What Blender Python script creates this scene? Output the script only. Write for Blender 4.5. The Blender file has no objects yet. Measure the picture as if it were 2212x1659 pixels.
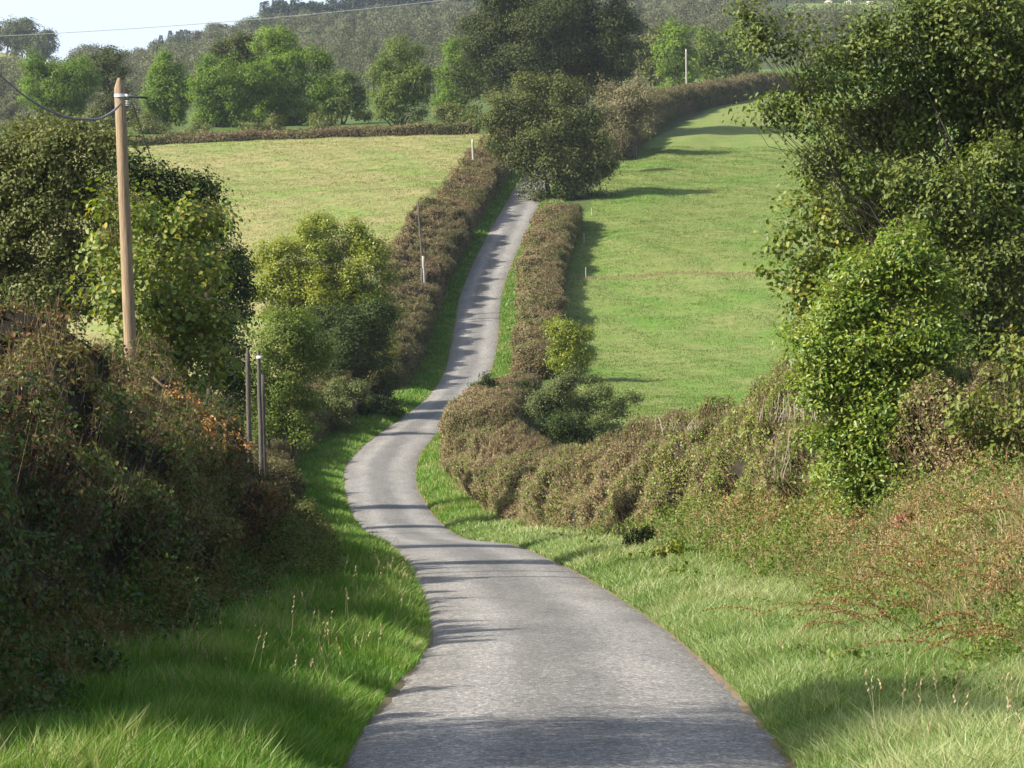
import bpy, math, random
import numpy as np
from mathutils import Vector

# ------------------------------------------------------------------ camera
F = 6500.0            # focal length in picture units (picture 2212 x 1659)
CU, CV, VH = 1106.0, 829.5, 330.0
TH = math.atan((CV - VH) / F)
sc = bpy.context.scene
COL = sc.collection
cam_d = bpy.data.cameras.new('camera')
cam = bpy.data.objects.new('camera', cam_d)
COL.objects.link(cam)
cam.location = (0, 0, 0)
cam.rotation_euler = (math.pi / 2 - TH, 0, 0)
cam_d.sensor_fit = 'HORIZONTAL'
cam_d.sensor_width = 36
cam_d.lens = 36 * F / 2212
cam_d.clip_start = 0.5
cam_d.clip_end = 9000
sc.camera = cam

# ------------------------------------------------------------------ world and sun
SUN_EL, SUN_AZ = math.radians(36.5), math.radians(19)     # from the left, slightly behind the camera
sv = Vector((-math.cos(SUN_AZ) * math.cos(SUN_EL), -math.sin(SUN_AZ) * math.cos(SUN_EL), math.sin(SUN_EL)))
w = bpy.data.worlds.new('World')
sc.world = w
w.use_nodes = True
nt = w.node_tree
bg = nt.nodes['Background']
sky = nt.nodes.new('ShaderNodeTexSky')
sky.sky_type = 'NISHITA'
sky.sun_disc = False
sky.sun_elevation = SUN_EL
sky.sun_rotation = math.atan2(sv.x, sv.y) % (2 * math.pi)
sky.dust_density = 3.0
sky.air_density = 1.0
sky.ozone_density = 1.0
# bright hazy horizon and thin high cloud over the clear sky
wtc = nt.nodes.new('ShaderNodeTexCoord')
wsx = nt.nodes.new('ShaderNodeSeparateXYZ')
wmr = nt.nodes.new('ShaderNodeMapRange')
wmr.interpolation_type = 'SMOOTHSTEP'
for i_, v_ in zip((1, 2, 3, 4), (-.02, .30, .92, .12)): wmr.inputs[i_].default_value = v_
wmp = nt.nodes.new('ShaderNodeMapping'); wmp.inputs['Scale'].default_value = (1, 1, 3.5)
wnz = nt.nodes.new('ShaderNodeTexNoise'); wnz.inputs['Scale'].default_value = 3.0; wnz.inputs['Detail'].default_value = 6
wad = nt.nodes.new('ShaderNodeMath'); wad.operation = 'MULTIPLY_ADD'; wad.inputs[1].default_value = .35; wad.inputs[2].default_value = -.17; wad.use_clamp = False
wsu = nt.nodes.new('ShaderNodeMath'); wsu.operation = 'ADD'; wsu.use_clamp = True
wmx = nt.nodes.new('ShaderNodeMix'); wmx.data_type = 'RGBA'
wmx.inputs[7].default_value = (5.6, 6.6, 8.0, 1)
nt.links.new(wtc.outputs['Generated'], wsx.inputs[0]); nt.links.new(wsx.outputs['Z'], wmr.inputs[0])
nt.links.new(wtc.outputs['Generated'], wmp.inputs[0]); nt.links.new(wmp.outputs[0], wnz.inputs['Vector'])
nt.links.new(wnz.outputs[0], wad.inputs[0]); nt.links.new(wad.outputs[0], wsu.inputs[0]); nt.links.new(wmr.outputs[0], wsu.inputs[1])
nt.links.new(wsu.outputs[0], wmx.inputs[0]); nt.links.new(sky.outputs[0], wmx.inputs[6])
nt.links.new(wmx.outputs[2], bg.inputs[0])
bg.inputs[1].default_value = 0.092
sun_d = bpy.data.lights.new('sun', 'SUN')
sun_d.energy = 5.0
sun_d.angle = math.radians(0.6)
sun_d.color = (1.0, 0.94, 0.83)
sun = bpy.data.objects.new('sun', sun_d)
COL.objects.link(sun)
sun.rotation_euler = (-sv).to_track_quat('-Z', 'Y').to_euler()
sc.view_settings.view_transform = 'Standard'
sc.view_settings.look = 'None'
sc.view_settings.gamma = 1
sc.view_settings.exposure = 1.02
try:
    sc.cycles.volume_bounces = 0
    sc.cycles.max_bounces = 6
    sc.cycles.diffuse_bounces = 3
    sc.cycles.transmission_bounces = 3
except Exception:
    pass

# ------------------------------------------------------------------ helpers
R = np.random.RandomState(7)
A = np.array


def P(u, v, D):
    """world point seen at picture position u, v at distance D along y"""
    yy = math.cos(TH) + math.sin(TH) * (CV - v) / F
    zz = -math.sin(TH) + math.cos(TH) * (CV - v) / F
    xx = (u - CU) / F
    return A([xx / yy * D, D, zz / yy * D])


def X(u, D):
    return (u - CU) / F * D * 1.0


def sm(a, b, t):
    t = np.clip((np.asarray(t, float) - a) / (b - a), 0, 1)
    return t * t * (3 - 2 * t)


def pchip(xs, ys):
    xs, ys = A(xs, float), A(ys, float)
    h = np.diff(xs); d = np.diff(ys) / h
    m = np.zeros(len(xs))
    m[0], m[-1] = d[0], d[-1]
    for i in range(1, len(xs) - 1):
        if d[i - 1] * d[i] > 0:
            w1, w2 = 2 * h[i] + h[i - 1], h[i] + 2 * h[i - 1]
            m[i] = (w1 + w2) / (w1 / d[i - 1] + w2 / d[i])

    def f(x):
        x = np.asarray(x, float)
        i = np.clip(np.searchsorted(xs, x) - 1, 0, len(xs) - 2)
        t = np.clip((x - xs[i]) / h[i], 0, 1)
        return ((2 * t**3 - 3 * t**2 + 1) * ys[i] + (t**3 - 2 * t**2 + t) * h[i] * m[i]
                + (-2 * t**3 + 3 * t**2) * ys[i + 1] + (t**3 - t**2) * h[i] * m[i + 1])
    return f


def noise(p, sc_, seed, octv=3):
    """cheap smooth pseudo noise, about -1..1, on (N,2) or (N,3) points"""
    r = np.random.RandomState(seed)
    p = np.asarray(p, float)
    out = np.zeros(p.shape[0]); amp = 1.0; tot = 0
    for o in range(octv):
        k = r.normal(size=(5, p.shape[1])) / sc_ * (2.03 ** o) * 2.2
        ph = r.uniform(0, 6.28, 5)
        out += amp * np.sin(p @ k.T + ph).sum(1) / 2.6
        tot += amp; amp *= 0.55
    return np.clip(out / tot * 1.4, -1.3, 1.3)


# ------------------------------------------------------------------ terrain
prof = [(-60, 4.6), (-40, 2.4), (0, -1.95), (21, -4.3), (30, -5.25), (48, -7.2), (62, -8.6), (80, -10.5), (102, -13.0), (116, -14.0), (130, -14.55),
        (153, -15.4), (176, -15.6), (200, -15.1), (222, -12.9), (243, -9.9), (263, -7.0), (285, -4.5), (305, -2.5),
        (330, 0.2), (350, 2.0), (390, 5.0), (430, 7.6), (470, 9.6), (600, 13)]
base = pchip([a for a, b in prof], [b for a, b in prof])
_yy = np.linspace(15, 330, 4000)
_vv = CV - F * np.tan(np.arctan(base(_yy) / _yy) + TH)
_o = np.argsort(_vv)


def Dv(v):
    """distance at which the lane surface is seen at height v"""
    return float(np.interp(v, _vv[_o], _yy[_o]))


Lpx = [(720, 1659), (757, 1590), (835, 1485), (895, 1425), (915, 1370), (905, 1300), (882, 1240), (850, 1198), (795, 1163), (757, 1110), (740, 1050),
       (748, 1000), (775, 970), (815, 938), (872, 898), (930, 848), (963, 790), (978, 720), (989, 650), (1012, 588), (1045, 520),
       (1085, 450), (1112, 405)]
Rpx = [(1740, 1659), (1668, 1570), (1592, 1480), (1500, 1400), (1422, 1340), (1322, 1275), (1210, 1215), (1115, 1177), (1003, 1160), (957, 1130),
       (925, 1090), (905, 1050), (902, 1020), (910, 985), (935, 950), (972, 910), (1010, 865), (1045, 830), (1066, 790), (1078, 720),
       (1082, 660), (1096, 600), (1116, 550), (1140, 500), (1162, 450), (1178, 420)]


def edge(px, head, tail):
    pts = list(head)
    for u, v in px:
        D = Dv(v)
        pts.append((D, P(u, v, D)[0]))
    pts += tail
    pts.sort()
    return pchip([a for a, b in pts], [b for a, b in pts])


xLf = edge(Lpx, [(-60, -5.5), (-30, -3.0), (0, -1.8)], [(325, 3.7), (352, 10.0), (385, 16), (420, 20.3), (470, 27), (640, 60)])
xRf = edge(Rpx, [(-60, -2), (-30, 0.4), (0, 1.5)], [(325, 7.4), (352, 13.8), (385, 19.8), (420, 24), (470, 31), (640, 64)])

# far land: rows by distance, columns by bearing; entries are the height at which that land is seen
FU = A([-1800, -600, 0, 150, 300, 600, 1000, 1400, 1700, 2212, 3200, 4400], float)
FD = A([370, 430, 520, 650, 800, 1000, 1250, 1600, 2400], float)
FT = A([
    [300, 300, 292, 292, 290, 280, 262, 262, 250, 235, 235, 240],
    [300, 300, 286, 286, 284, 274, 258, 225, 208, 200, 200, 200],
    [290, 285, 270, 270, 268, 262, 245, 215, 185, 180, 180, 180],
    [270, 250, 215, 232, 238, 235, 220, 180, 150, 135, 130, 130],
    [230, 180, 150, 195, 205, 195, 165, 128, 92, 85, 80, 80],
    [190, 145, 116, 160, 175, 130, 92, 66, 12, 14, 16, 16],
    [180, 140, 122, 150, 150, 84, 58, 30, 4, -4, -6, -6],
    [190, 150, 145, 148, 140, 75, 45, 20, 8, 0, -20, -20],
    [200, 170, 160, 150, 140, 110, 90, 70, 60, 60, 60, 60]], float)
FZ = (VH - FT) / F * FD[:, None]


def far(x, y):
    u = CU + x / np.maximum(y, 50) * F
    i = np.clip(np.searchsorted(FD, y) - 1, 0, len(FD) - 2)
    j = np.clip(np.searchsorted(FU, u) - 1, 0, len(FU) - 2)
    t = np.clip((y - FD[i]) / (FD[i + 1] - FD[i]), 0, 1)
    s = np.clip((u - FU[j]) / (FU[j + 1] - FU[j]), 0, 1)
    t = t * 0.5 + 0.5 * t * t * (3 - 2 * t); s = s * s * (3 - 2 * s)
    return (FZ[i, j] * (1 - t) * (1 - s) + FZ[i + 1, j] * t * (1 - s) + FZ[i, j + 1] * (1 - t) * s + FZ[i + 1, j + 1] * t * s)


def G(x, y, road=False):
    x = np.asarray(x, float); y = np.asarray(y, float)
    x, y = np.broadcast_arrays(x, y)
    sh = x.shape
    x = x.ravel(); y = y.ravel()
    yc = np.clip(y, -60, 600)
    z = base(yc)
    dl = xLf(yc) - x; dr = x - xRf(yc)
    bl = np.interp(yc, [0, 90, 130, 190, 230, 360], [0.7, 0.8, 0.6, 0.5, 0.9, 0.6])
    br = np.interp(yc, [0, 30, 60, 100, 140, 190, 360], [1.0, 1.5, 1.5, 0.8, 0.3, 0.15, 0.2])
    z = z + 0.10 * sm(0, 1.2, dl) + bl * sm(2.6, 6, dl) - 0.012 * np.clip(dl - 5, 0, 80)
    z = z + 0.10 * sm(0, 1.2, dr) + br * sm(2.2, 5, dr) + 0.01 * np.clip(dr - 5, 0, 60)
    # terrace step across the right-hand field
    z = z + 0.4 * sm(241.8, 243.8, yc - 0.03 * x) * sm(6, 11, dr) - 0.4 * sm(244, 275, yc) * sm(8, 14, dr)
    p2 = np.stack([x, y], 1)
    z = z + (0.10 * noise(p2, 6, 3, 3) + 0.025 * noise(p2, 0.8, 5, 2)) * (sm(0.3, 2.5, dl) + sm(0.3, 2.5, dr))
    wf = sm(345, 400, y)
    zf = far(x, y) + 0.5 * noise(p2, 40, 9, 2)
    z = z * (1 - wf) + zf * wf
    if road:
        return z.reshape(sh)
    inn = sm(0.05, 0.35, -dl) * sm(0.05, 0.35, -dr)
    z = z - 0.07 * inn * (y < 640)
    return z.reshape(sh)


def Gp(x, y):
    return float(G(x, y))


# ------------------------------------------------------------------ mesh building
class MB:
    def __init__(s):
        s.v = []; s.q = []; s.t = []; s.n = 0; s.r = []

    def add(s, v, q=None, t=None, r=0.5):
        v = np.asarray(v, np.float32).reshape(-1, 3)
        if q is not None and len(q): s.q.append(np.asarray(q, np.int32) + s.n)
        if t is not None and len(t): s.t.append(np.asarray(t, np.int32) + s.n)
        s.v.append(v)
        r = np.broadcast_to(np.asarray(r, np.float32), (len(v),)) if np.ndim(r) == 0 else np.asarray(r, np.float32)
        s.r.append(r)
        s.n += len(v)

    def build(s, name, mat, parent=None, smooth=False, origin=None):
        v = np.concatenate(s.v) if s.v else np.zeros((0, 3), np.float32)
        if origin is not None:
            v = v - np.asarray(origin, np.float32)
        q = np.concatenate(s.q) if s.q else np.zeros((0, 4), np.int32)
        t = np.concatenate(s.t) if s.t else np.zeros((0, 3), np.int32)
        me = bpy.data.meshes.new(name)
        me.vertices.add(len(v))
        me.vertices.foreach_set('co', v.astype(np.float32).ravel())
        nl = q.size + t.size
        me.loops.add(nl)
        me.loops.foreach_set('vertex_index', np.concatenate([q.ravel(), t.ravel()]).astype(np.int32))
        me.polygons.add(len(q) + len(t))
        st = np.concatenate([np.arange(len(q)) * 4, q.size + np.arange(len(t)) * 3]).astype(np.int32)
        me.polygons.foreach_set('loop_start', st)
        if smooth:
            me.polygons.foreach_set('use_smooth', np.ones(len(st), bool))
        me.update(calc_edges=True)
        at = me.attributes.new('rnd', 'FLOAT', 'POINT')
        at.data.foreach_set('value', np.concatenate(s.r).astype(np.float32))
        me.materials.append(mat)
        o = bpy.data.objects.new(name, me)
        COL.objects.link(o)
        if parent is not None:
            o.parent = parent
        return o


def unit(a):
    return a / np.maximum(np.linalg.norm(a, axis=-1, keepdims=True), 1e-9)


def rdir(n):
    return unit(R.normal(size=(n, 3)))


def tang(nr, droop=.2):
    t = rdir(len(nr))
    t = t - nr * ((t * nr).sum(1) * .85)[:, None]
    t[:, 2] -= droop
    return unit(t)


def add_leaves(mb, c, a, nrm, L, W, r, fold=0.18, shape=4):
    """c base points, a leaf direction, nrm rough leaf normal"""
    n = len(c)
    a = unit(a)
    s = unit(np.cross(a, nrm)); nn = np.cross(s, a)
    L = np.broadcast_to(L, (n,))[:, None]; W = np.broadcast_to(W, (n,))[:, None]
    if shape == 4:
        v = np.stack([c, c + a * L * .48 + s * W * .5 + nn * W * fold, c + a * L, c + a * L * .48 - s * W * .5 + nn * W * fold], 1)
        q = np.arange(n * 4).reshape(n, 4)
        mb.add(v.reshape(-1, 3), q, r=np.repeat(r, 4))
    else:
        up = nn * W * fold
        dr = -nn * L * 0.08
        v = np.stack([c, c + a * L * .28 + s * W * .46 + up, c + a * L * .72 + s * W * .36 + up * .7 + dr * .5, c + a * L + dr,
                      c + a * L * .72 - s * W * .36 + up * .7 + dr * .5, c + a * L * .28 - s * W * .46 + up], 1)
        i = np.arange(n)[:, None] * 6
        q = np.concatenate([i + A([[0, 1, 2, 3]]), i + A([[0, 3, 4, 5]])])
        mb.add(v.reshape(-1, 3), q, r=np.repeat(r, 6))


def add_blades(mb, p, h, wd, lean, r, bend=0.5):
    """grass blades: p base, h height, wd width, lean (N,2) horizontal tip offset"""
    n = len(p)
    ang = R.uniform(0, math.pi, n)
    s = np.stack([np.cos(ang), np.sin(ang) * 0.6, np.zeros(n)], 1) * (wd * .5)[:, None]
    l3 = np.concatenate([lean, np.zeros((n, 1))], 1)
    up = A([0, 0, 1.0])
    m = p + up * (h * .58)[:, None] + l3 * 0.28
    tp = p + up * (h * (1 - bend * .25))[:, None] + l3
    v = np.stack([p - s, p + s, m + s * .8, m - s * .8, tp], 1)
    i = np.arange(n)[:, None] * 5
    mb.add(v.reshape(-1, 3), i + A([[0, 1, 2, 3]]), i + A([[3, 2, 4]]), r=np.repeat(r, 5))


def tube(mb, pts, rad, n=7, r=0.5, cap=True):
    pts = np.asarray(pts, float); rad = np.broadcast_to(rad, (len(pts),))
    d = unit(np.gradient(pts, axis=0))
    ref = A([0.31, 0.95, 0.1]) if abs(d[0][1]) < .8 else A([1.0, 0.1, 0])
    s = unit(np.cross(d, ref)); t = np.cross(d, s)
    an = np.arange(n) / n * 2 * math.pi
    ring = pts[:, None] + (s[:, None] * np.cos(an)[None, :, None] + t[:, None] * np.sin(an)[None, :, None]) * rad[:, None, None]
    m = len(pts)
    v = ring.reshape(-1, 3)
    i, j = np.meshgrid(np.arange(m - 1), np.arange(n), indexing='ij')
    q = np.stack([i * n + j, i * n + (j + 1) % n, (i + 1) * n + (j + 1) % n, (i + 1) * n + j], -1).reshape(-1, 4)
    tr = None
    if cap:
        v = np.concatenate([v, pts[:1], pts[-1:]])
        k = np.arange(n)
        tr = np.concatenate([np.stack([np.full(n, m * n), (k + 1) % n, k], 1),
                             np.stack([np.full(n, m * n + 1), (m - 1) * n + k, (m - 1) * n + (k + 1) % n], 1)])
    mb.add(v, q, tr, r=r)


def sticks(mb, a, b, wd, r):
    """many thin twigs as three-sided spikes"""
    n = len(a)
    d = unit(b - a)
    s = unit(np.cross(d, rdir(n))); t = np.cross(d, s)
    wd = np.broadcast_to(wd, (n,))[:, None]
    m = (a + b) / 2 + rdir(n) * np.linalg.norm(b - a, axis=1)[:, None] * .06
    ring = [a + s * wd, a - s * wd * .5 + t * wd * .87, a - s * wd * .5 - t * wd * .87,
            m + s * wd * .7, m - s * wd * .35 + t * wd * .6, m - s * wd * .35 - t * wd * .6, b]
    v = np.stack(ring, 1)
    i = np.arange(n)[:, None] * 7
    q = np.concatenate([i + A([[0, 1, 4, 3]]), i + A([[1, 2, 5, 4]]), i + A([[2, 0, 3, 5]])])
    tr = np.concatenate([i + A([[3, 4, 6]]), i + A([[4, 5, 6]]), i + A([[5, 3, 6]])])
    mb.add(v.reshape(-1, 3), q, tr, r=np.repeat(r, 7))


def wob(a, b, n, amp):
    a = np.asarray(a, float); b = np.asarray(b, float)
    t = np.linspace(0, 1, n)[:, None]
    L = np.linalg.norm(b - a)
    off = np.cumsum(R.normal(size=(n, 3)), 0) * amp * L / n
    off = (off - off[-1] * t) * 1.0
    off[0] = 0; off[-1] = 0
    return a + (b - a) * t + off


def tag(o, label=None, cat=None, group=None, kind=None):
    if label: o['label'] = label
    if cat: o['category'] = cat
    if group: o['group'] = group
    if kind: o['kind'] = kind
    return o


def empty(name, loc):
    o = bpy.data.objects.new(name, None)
    COL.objects.link(o)
    o.location = loc
    o.empty_display_size = 0.3
    return o


# ------------------------------------------------------------------ materials
def nodes(name):
    m = bpy.data.materials.new(name)
    m.use_nodes = True
    t = m.node_tree
    return m, t, t.nodes['Principled BSDF'], t.nodes.new, t.links.new


def ramp(t, cols, interp='LINEAR'):
    n = t.nodes.new('ShaderNodeValToRGB')
    cr = n.color_ramp
    cr.interpolation = interp
    k = len(cols)
    while len(cr.elements) < k: cr.elements.new(0.5)
    for i, c in enumerate(cols):
        if len(c) == 4: pos, c = c[0], c[1:]
        else: pos = i / (k - 1)
        cr.elements[i].position = pos
        cr.elements[i].color = (*c, 1)
    return n


def leafmat(name, cols, rough=0.5, trans=0.3, spec=0.35):
    m, t, b, N, Lk = nodes(name)
    at = N('ShaderNodeAttribute'); at.attribute_name = 'rnd'
    rp = ramp(t, cols)
    Lk(at.outputs['Fac'], rp.inputs[0])
    Lk(rp.outputs[0], b.inputs['Base Color'])
    b.inputs['Roughness'].default_value = rough
    b.inputs['Specular IOR Level'].default_value = spec
    if trans > 0:
        tl = N('ShaderNodeBsdfTranslucent')
        mx = N('ShaderNodeMixShader')
        mx.inputs[0].default_value = trans
        g = N('ShaderNodeMix'); g.data_type = 'RGBA'; g.blend_type = 'MULTIPLY'; g.inputs[0].default_value = 1
        Lk(rp.outputs[0], g.inputs[6]); g.inputs[7].default_value = (1.35, 1.45, 0.6, 1)
        Lk(g.outputs[2], tl.inputs[0])
        Lk(b.outputs[0], mx.inputs[1]); Lk(tl.outputs[0], mx.inputs[2])
        Lk(mx.outputs[0], t.nodes['Material Output'].inputs[0])
    return m


def barkmat(name, c1, c2, scale=(8, 8, 1.2), rough=0.85, bump=0.4):
    m, t, b, N, Lk = nodes(name)
    tc = N('ShaderNodeTexCoord'); mp = N('ShaderNodeMapping'); mp.inputs['Scale'].default_value = scale
    nz = N('ShaderNodeTexNoise'); nz.inputs['Scale'].default_value = 3; nz.inputs['Detail'].default_value = 6; nz.inputs['Roughness'].default_value = .65
    Lk(tc.outputs['Object'], mp.inputs[0]); Lk(mp.outputs[0], nz.inputs['Vector'])
    rp = ramp(t, [(0.3, *c1), (0.7, *c2)])
    Lk(nz.outputs[0], rp.inputs[0]); Lk(rp.outputs[0], b.inputs['Base Color'])
    b.inputs['Roughness'].default_value = rough
    b.inputs['Specular IOR Level'].default_value = .2
    bp = N('ShaderNodeBump'); bp.inputs['Strength'].default_value = bump; bp.inputs['Distance'].default_value = .03
    Lk(nz.outputs[0], bp.inputs['Height']); Lk(bp.outputs[0], b.inputs['Normal'])
    return m


M = {}
M['bark'] = barkmat('bark', (.035, .03, .024), (.10, .085, .065))
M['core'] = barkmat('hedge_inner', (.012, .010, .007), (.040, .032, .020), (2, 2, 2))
M['twig'] = leafmat('twig', [(.07, .045, .025), (.13, .09, .05), (.24, .18, .11), (.10, .07, .04)], .8, 0, .1)
M['pale_twig'] = leafmat('pale_twig', [(.15, .12, .09), (.27, .23, .18), (.36, .32, .26)], .8, 0, .1)
M['oak'] = leafmat('oak_leaf', [(.034, .058, .012), (.065, .098, .018), (.105, .142, .024), (.17, .19, .034), (.24, .18, .045)], .5, .28, .3)
M['dark_oak'] = leafmat('dark_oak_leaf', [(.025, .036, .011), (.045, .062, .017), (.07, .088, .022), (.12, .13, .036)], .65, .25, .15)
M['ash'] = leafmat('ash_leaf', [(.06, .11, .018), (.10, .17, .025), (.145, .22, .03), (.20, .26, .04)], .65, .35, .15)
M['mid'] = leafmat('mid_leaf', [(.05, .08, .017), (.085, .125, .024), (.12, .17, .03), (.18, .21, .04)], .6, .32, .2)
M['yellowgreen'] = leafmat('yellow_green_leaf', [(.07, .11, .012), (.13, .175, .014), (.21, .24, .018), (.30, .30, .025)], .45, .35, .4)
M['hornbeam'] = leafmat('hornbeam_leaf', [(.045, .095, .010), (.085, .155, .014), (.14, .21, .02), (.23, .26, .028), (.28, .24, .035)], .42, .35, .45)
M['hazel'] = leafmat('hazel_leaf', [(.045, .085, .018), (.08, .13, .022), (.13, .18, .03), (.22, .24, .03), (.34, .22, .03)], .5, .35, .4)
M['brush'] = leafmat('brush_leaf', [(.08, .06, .022), (.085, .095, .02), (.115, .14, .028), (.16, .16, .045), (.20, .13, .06)], .6, .2, .3)
M['hedge'] = leafmat('clipped_hedge_leaf', [(.12, .08, .045), (.19, .135, .075), (.25, .19, .105), (.15, .15, .05), (.095, .12, .03)], .65, .15, .2)
M['hedge_green'] = leafmat('hedge_green_leaf', [(.05, .065, .018), (.085, .11, .025), (.12, .14, .035), (.19, .15, .07)], .6, .15, .3)
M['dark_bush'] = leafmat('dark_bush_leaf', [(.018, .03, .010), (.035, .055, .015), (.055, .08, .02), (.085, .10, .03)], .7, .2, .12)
M['blackthorn'] = leafmat('blackthorn_leaf', [(.12, .09, .065), (.16, .13, .08), (.20, .17, .09), (.17, .18, .06)], .7, .15, .2)
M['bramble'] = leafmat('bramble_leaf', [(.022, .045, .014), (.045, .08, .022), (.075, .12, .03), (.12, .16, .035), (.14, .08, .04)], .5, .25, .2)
M['lit_bramble'] = leafmat('lit_bramble_leaf', [(.05, .085, .018), (.09, .14, .026), (.14, .20, .035), (.22, .25, .05)], .5, .3, .3)  # sunlit copy of bramble, the sunlight put into the leaf colour
M['bracken'] = leafmat('dead_bracken', [(.12, .055, .028), (.18, .095, .045), (.15, .125, .04), (.11, .14, .03), (.22, .17, .09)], .7, .2, .15)
M['dry'] = leafmat('dry_stem', [(.20, .13, .065), (.28, .20, .105), (.36, .28, .16), (.44, .37, .24)], .8, .1, .1)
M['rust'] = leafmat('rust_seed', [(.17, .10, .04), (.25, .155, .065), (.34, .23, .11)], .8, .1, .1)
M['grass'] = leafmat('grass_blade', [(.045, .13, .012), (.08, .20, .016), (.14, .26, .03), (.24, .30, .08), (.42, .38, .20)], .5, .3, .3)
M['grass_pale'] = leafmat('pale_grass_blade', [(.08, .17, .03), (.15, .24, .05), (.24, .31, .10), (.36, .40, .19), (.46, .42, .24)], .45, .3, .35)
M['fieldgrass'] = leafmat('field_grass', [(.14, .18, .055), (.21, .225, .085), (.275, .265, .12), (.34, .315, .165)], .7, .2, .1)
M['fieldgreen'] = leafmat('green_field_grass', [(.08, .155, .028), (.12, .185, .04), (.165, .21, .06), (.24, .24, .10)], .7, .2, .1)
M['wood'] = leafmat('far_wood_leaf', [(.05, .065, .028), (.085, .095, .045), (.13, .12, .08), (.09, .13, .045), (.19, .165, .13)], .8, .1, .1)
M['conifer'] = leafmat('conifer', [(.022, .045, .03), (.04, .07, .045), (.06, .095, .06)], .7, 0, .2)
M['pole'] = barkmat('pole_wood', (.13, .09, .055), (.42, .31, .20), (26, 26, .7), .85, .5)
M['oldpole'] = barkmat('weathered_wood', (.045, .038, .03), (.14, .125, .105), (16, 16, 1.0), .85, .5)
M['palepole'] = barkmat('grey_pole_wood', (.24, .22, .19), (.38, .36, .32), (16, 16, 1.0), .8, .2)


def plain(name, c, rough=.5, metal=0.0, nscale=20, var=.25):
    m, t, b, N, Lk = nodes(name)
    nz = N('ShaderNodeTexNoise'); nz.inputs['Scale'].default_value = nscale; nz.inputs['Detail'].default_value = 4
    tc = N('ShaderNodeTexCoord'); Lk(tc.outputs['Object'], nz.inputs['Vector'])
    rp = ramp(t, [(0.3, *[k * (1 - var) for k in c]), (0.7, *[min(1, k * (1 + var)) for k in c])])
    Lk(nz.outputs[0], rp.inputs[0]); Lk(rp.outputs[0], b.inputs['Base Color'])
    b.inputs['Roughness'].default_value = rough; b.inputs['Metallic'].default_value = metal
    return m


M['wire'] = plain('black_cable', (.05, .05, .05), .5)
M['greywire'] = plain('grey_cable', (.16, .16, .165), .55)
M['palewire'] = plain('pale_cable', (.55, .56, .50), .5)
M['steel'] = plain('galvanised_steel', (.55, .56, .58), .4, .6)
M['rustiron'] = plain('dark_iron', (.06, .045, .035), .8)
M['porcelain'] = plain('white_ceramic', (.75, .75, .72), .3)
M['cow'] = plain('white_hide', (.80, .74, .62), .8, 0, 2, .1)
M['whitepaint'] = plain('white_stake', (.45, .43, .38), .7, 0, 9, .2)


def ground_mat():
    m, t, b, N, Lk = nodes('ground')
    at = N('ShaderNodeAttribute'); at.attribute_name = 'zone'
    tc = N('ShaderNodeTexCoord')
    n1 = N('ShaderNodeTexNoise'); n1.inputs['Scale'].default_value = .11; n1.inputs['Detail'].default_value = 5; n1.inputs['Roughness'].default_value = .6
    n2 = N('ShaderNodeTexNoise'); n2.inputs['Scale'].default_value = 2.2; n2.inputs['Detail'].default_value = 8; n2.inputs['Roughness'].default_value = .75
    n3 = N('ShaderNodeTexNoise'); n3.inputs['Scale'].default_value = .55; n3.inputs['Detail'].default_value = 4
    for n in (n1, n2, n3): Lk(tc.outputs['Object'], n.inputs['Vector'])
    # greener and strawier patches
    r1 = ramp(t, [(0.36, .72, 1.0, .62), (0.5, 1.0, 1.0, 1.0), (0.66, 1.13, 1.04, 1.12)])
    r3 = ramp(t, [(0.30, .80, .98, .75), (0.5, 1.0, 1.0, 1.0), (0.72, 1.10, 1.03, 1.12)])
    r2 = ramp(t, [(0.28, .66, .70, .6), (0.5, 1.0, 1.0, 1.0), (0.75, 1.25, 1.2, 1.3)])
    Lk(n1.outputs[0], r1.inputs[0]); Lk(n2.outputs[0], r2.inputs[0]); Lk(n3.outputs[0], r3.inputs[0])
    cur = at.outputs['Color']
    for r in (r1, r3, r2):
        g = N('ShaderNodeMix'); g.data_type = 'RGBA'; g.blend_type = 'MULTIPLY'; g.inputs[0].default_value = 1
        Lk(cur, g.inputs[6]); Lk(r.outputs[0], g.inputs[7]); cur = g.outputs[2]
    Lk(cur, b.inputs['Base Color'])
    b.inputs['Roughness'].default_value = .9
    b.inputs['Specular IOR Level'].default_value = .1
    bp = N('ShaderNodeBump'); bp.inputs['Strength'].default_value = .4; bp.inputs['Distance'].default_value = .08
    Lk(n2.outputs[0], bp.inputs['Height']); Lk(bp.outputs[0], b.inputs['Normal'])
    return m


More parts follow.
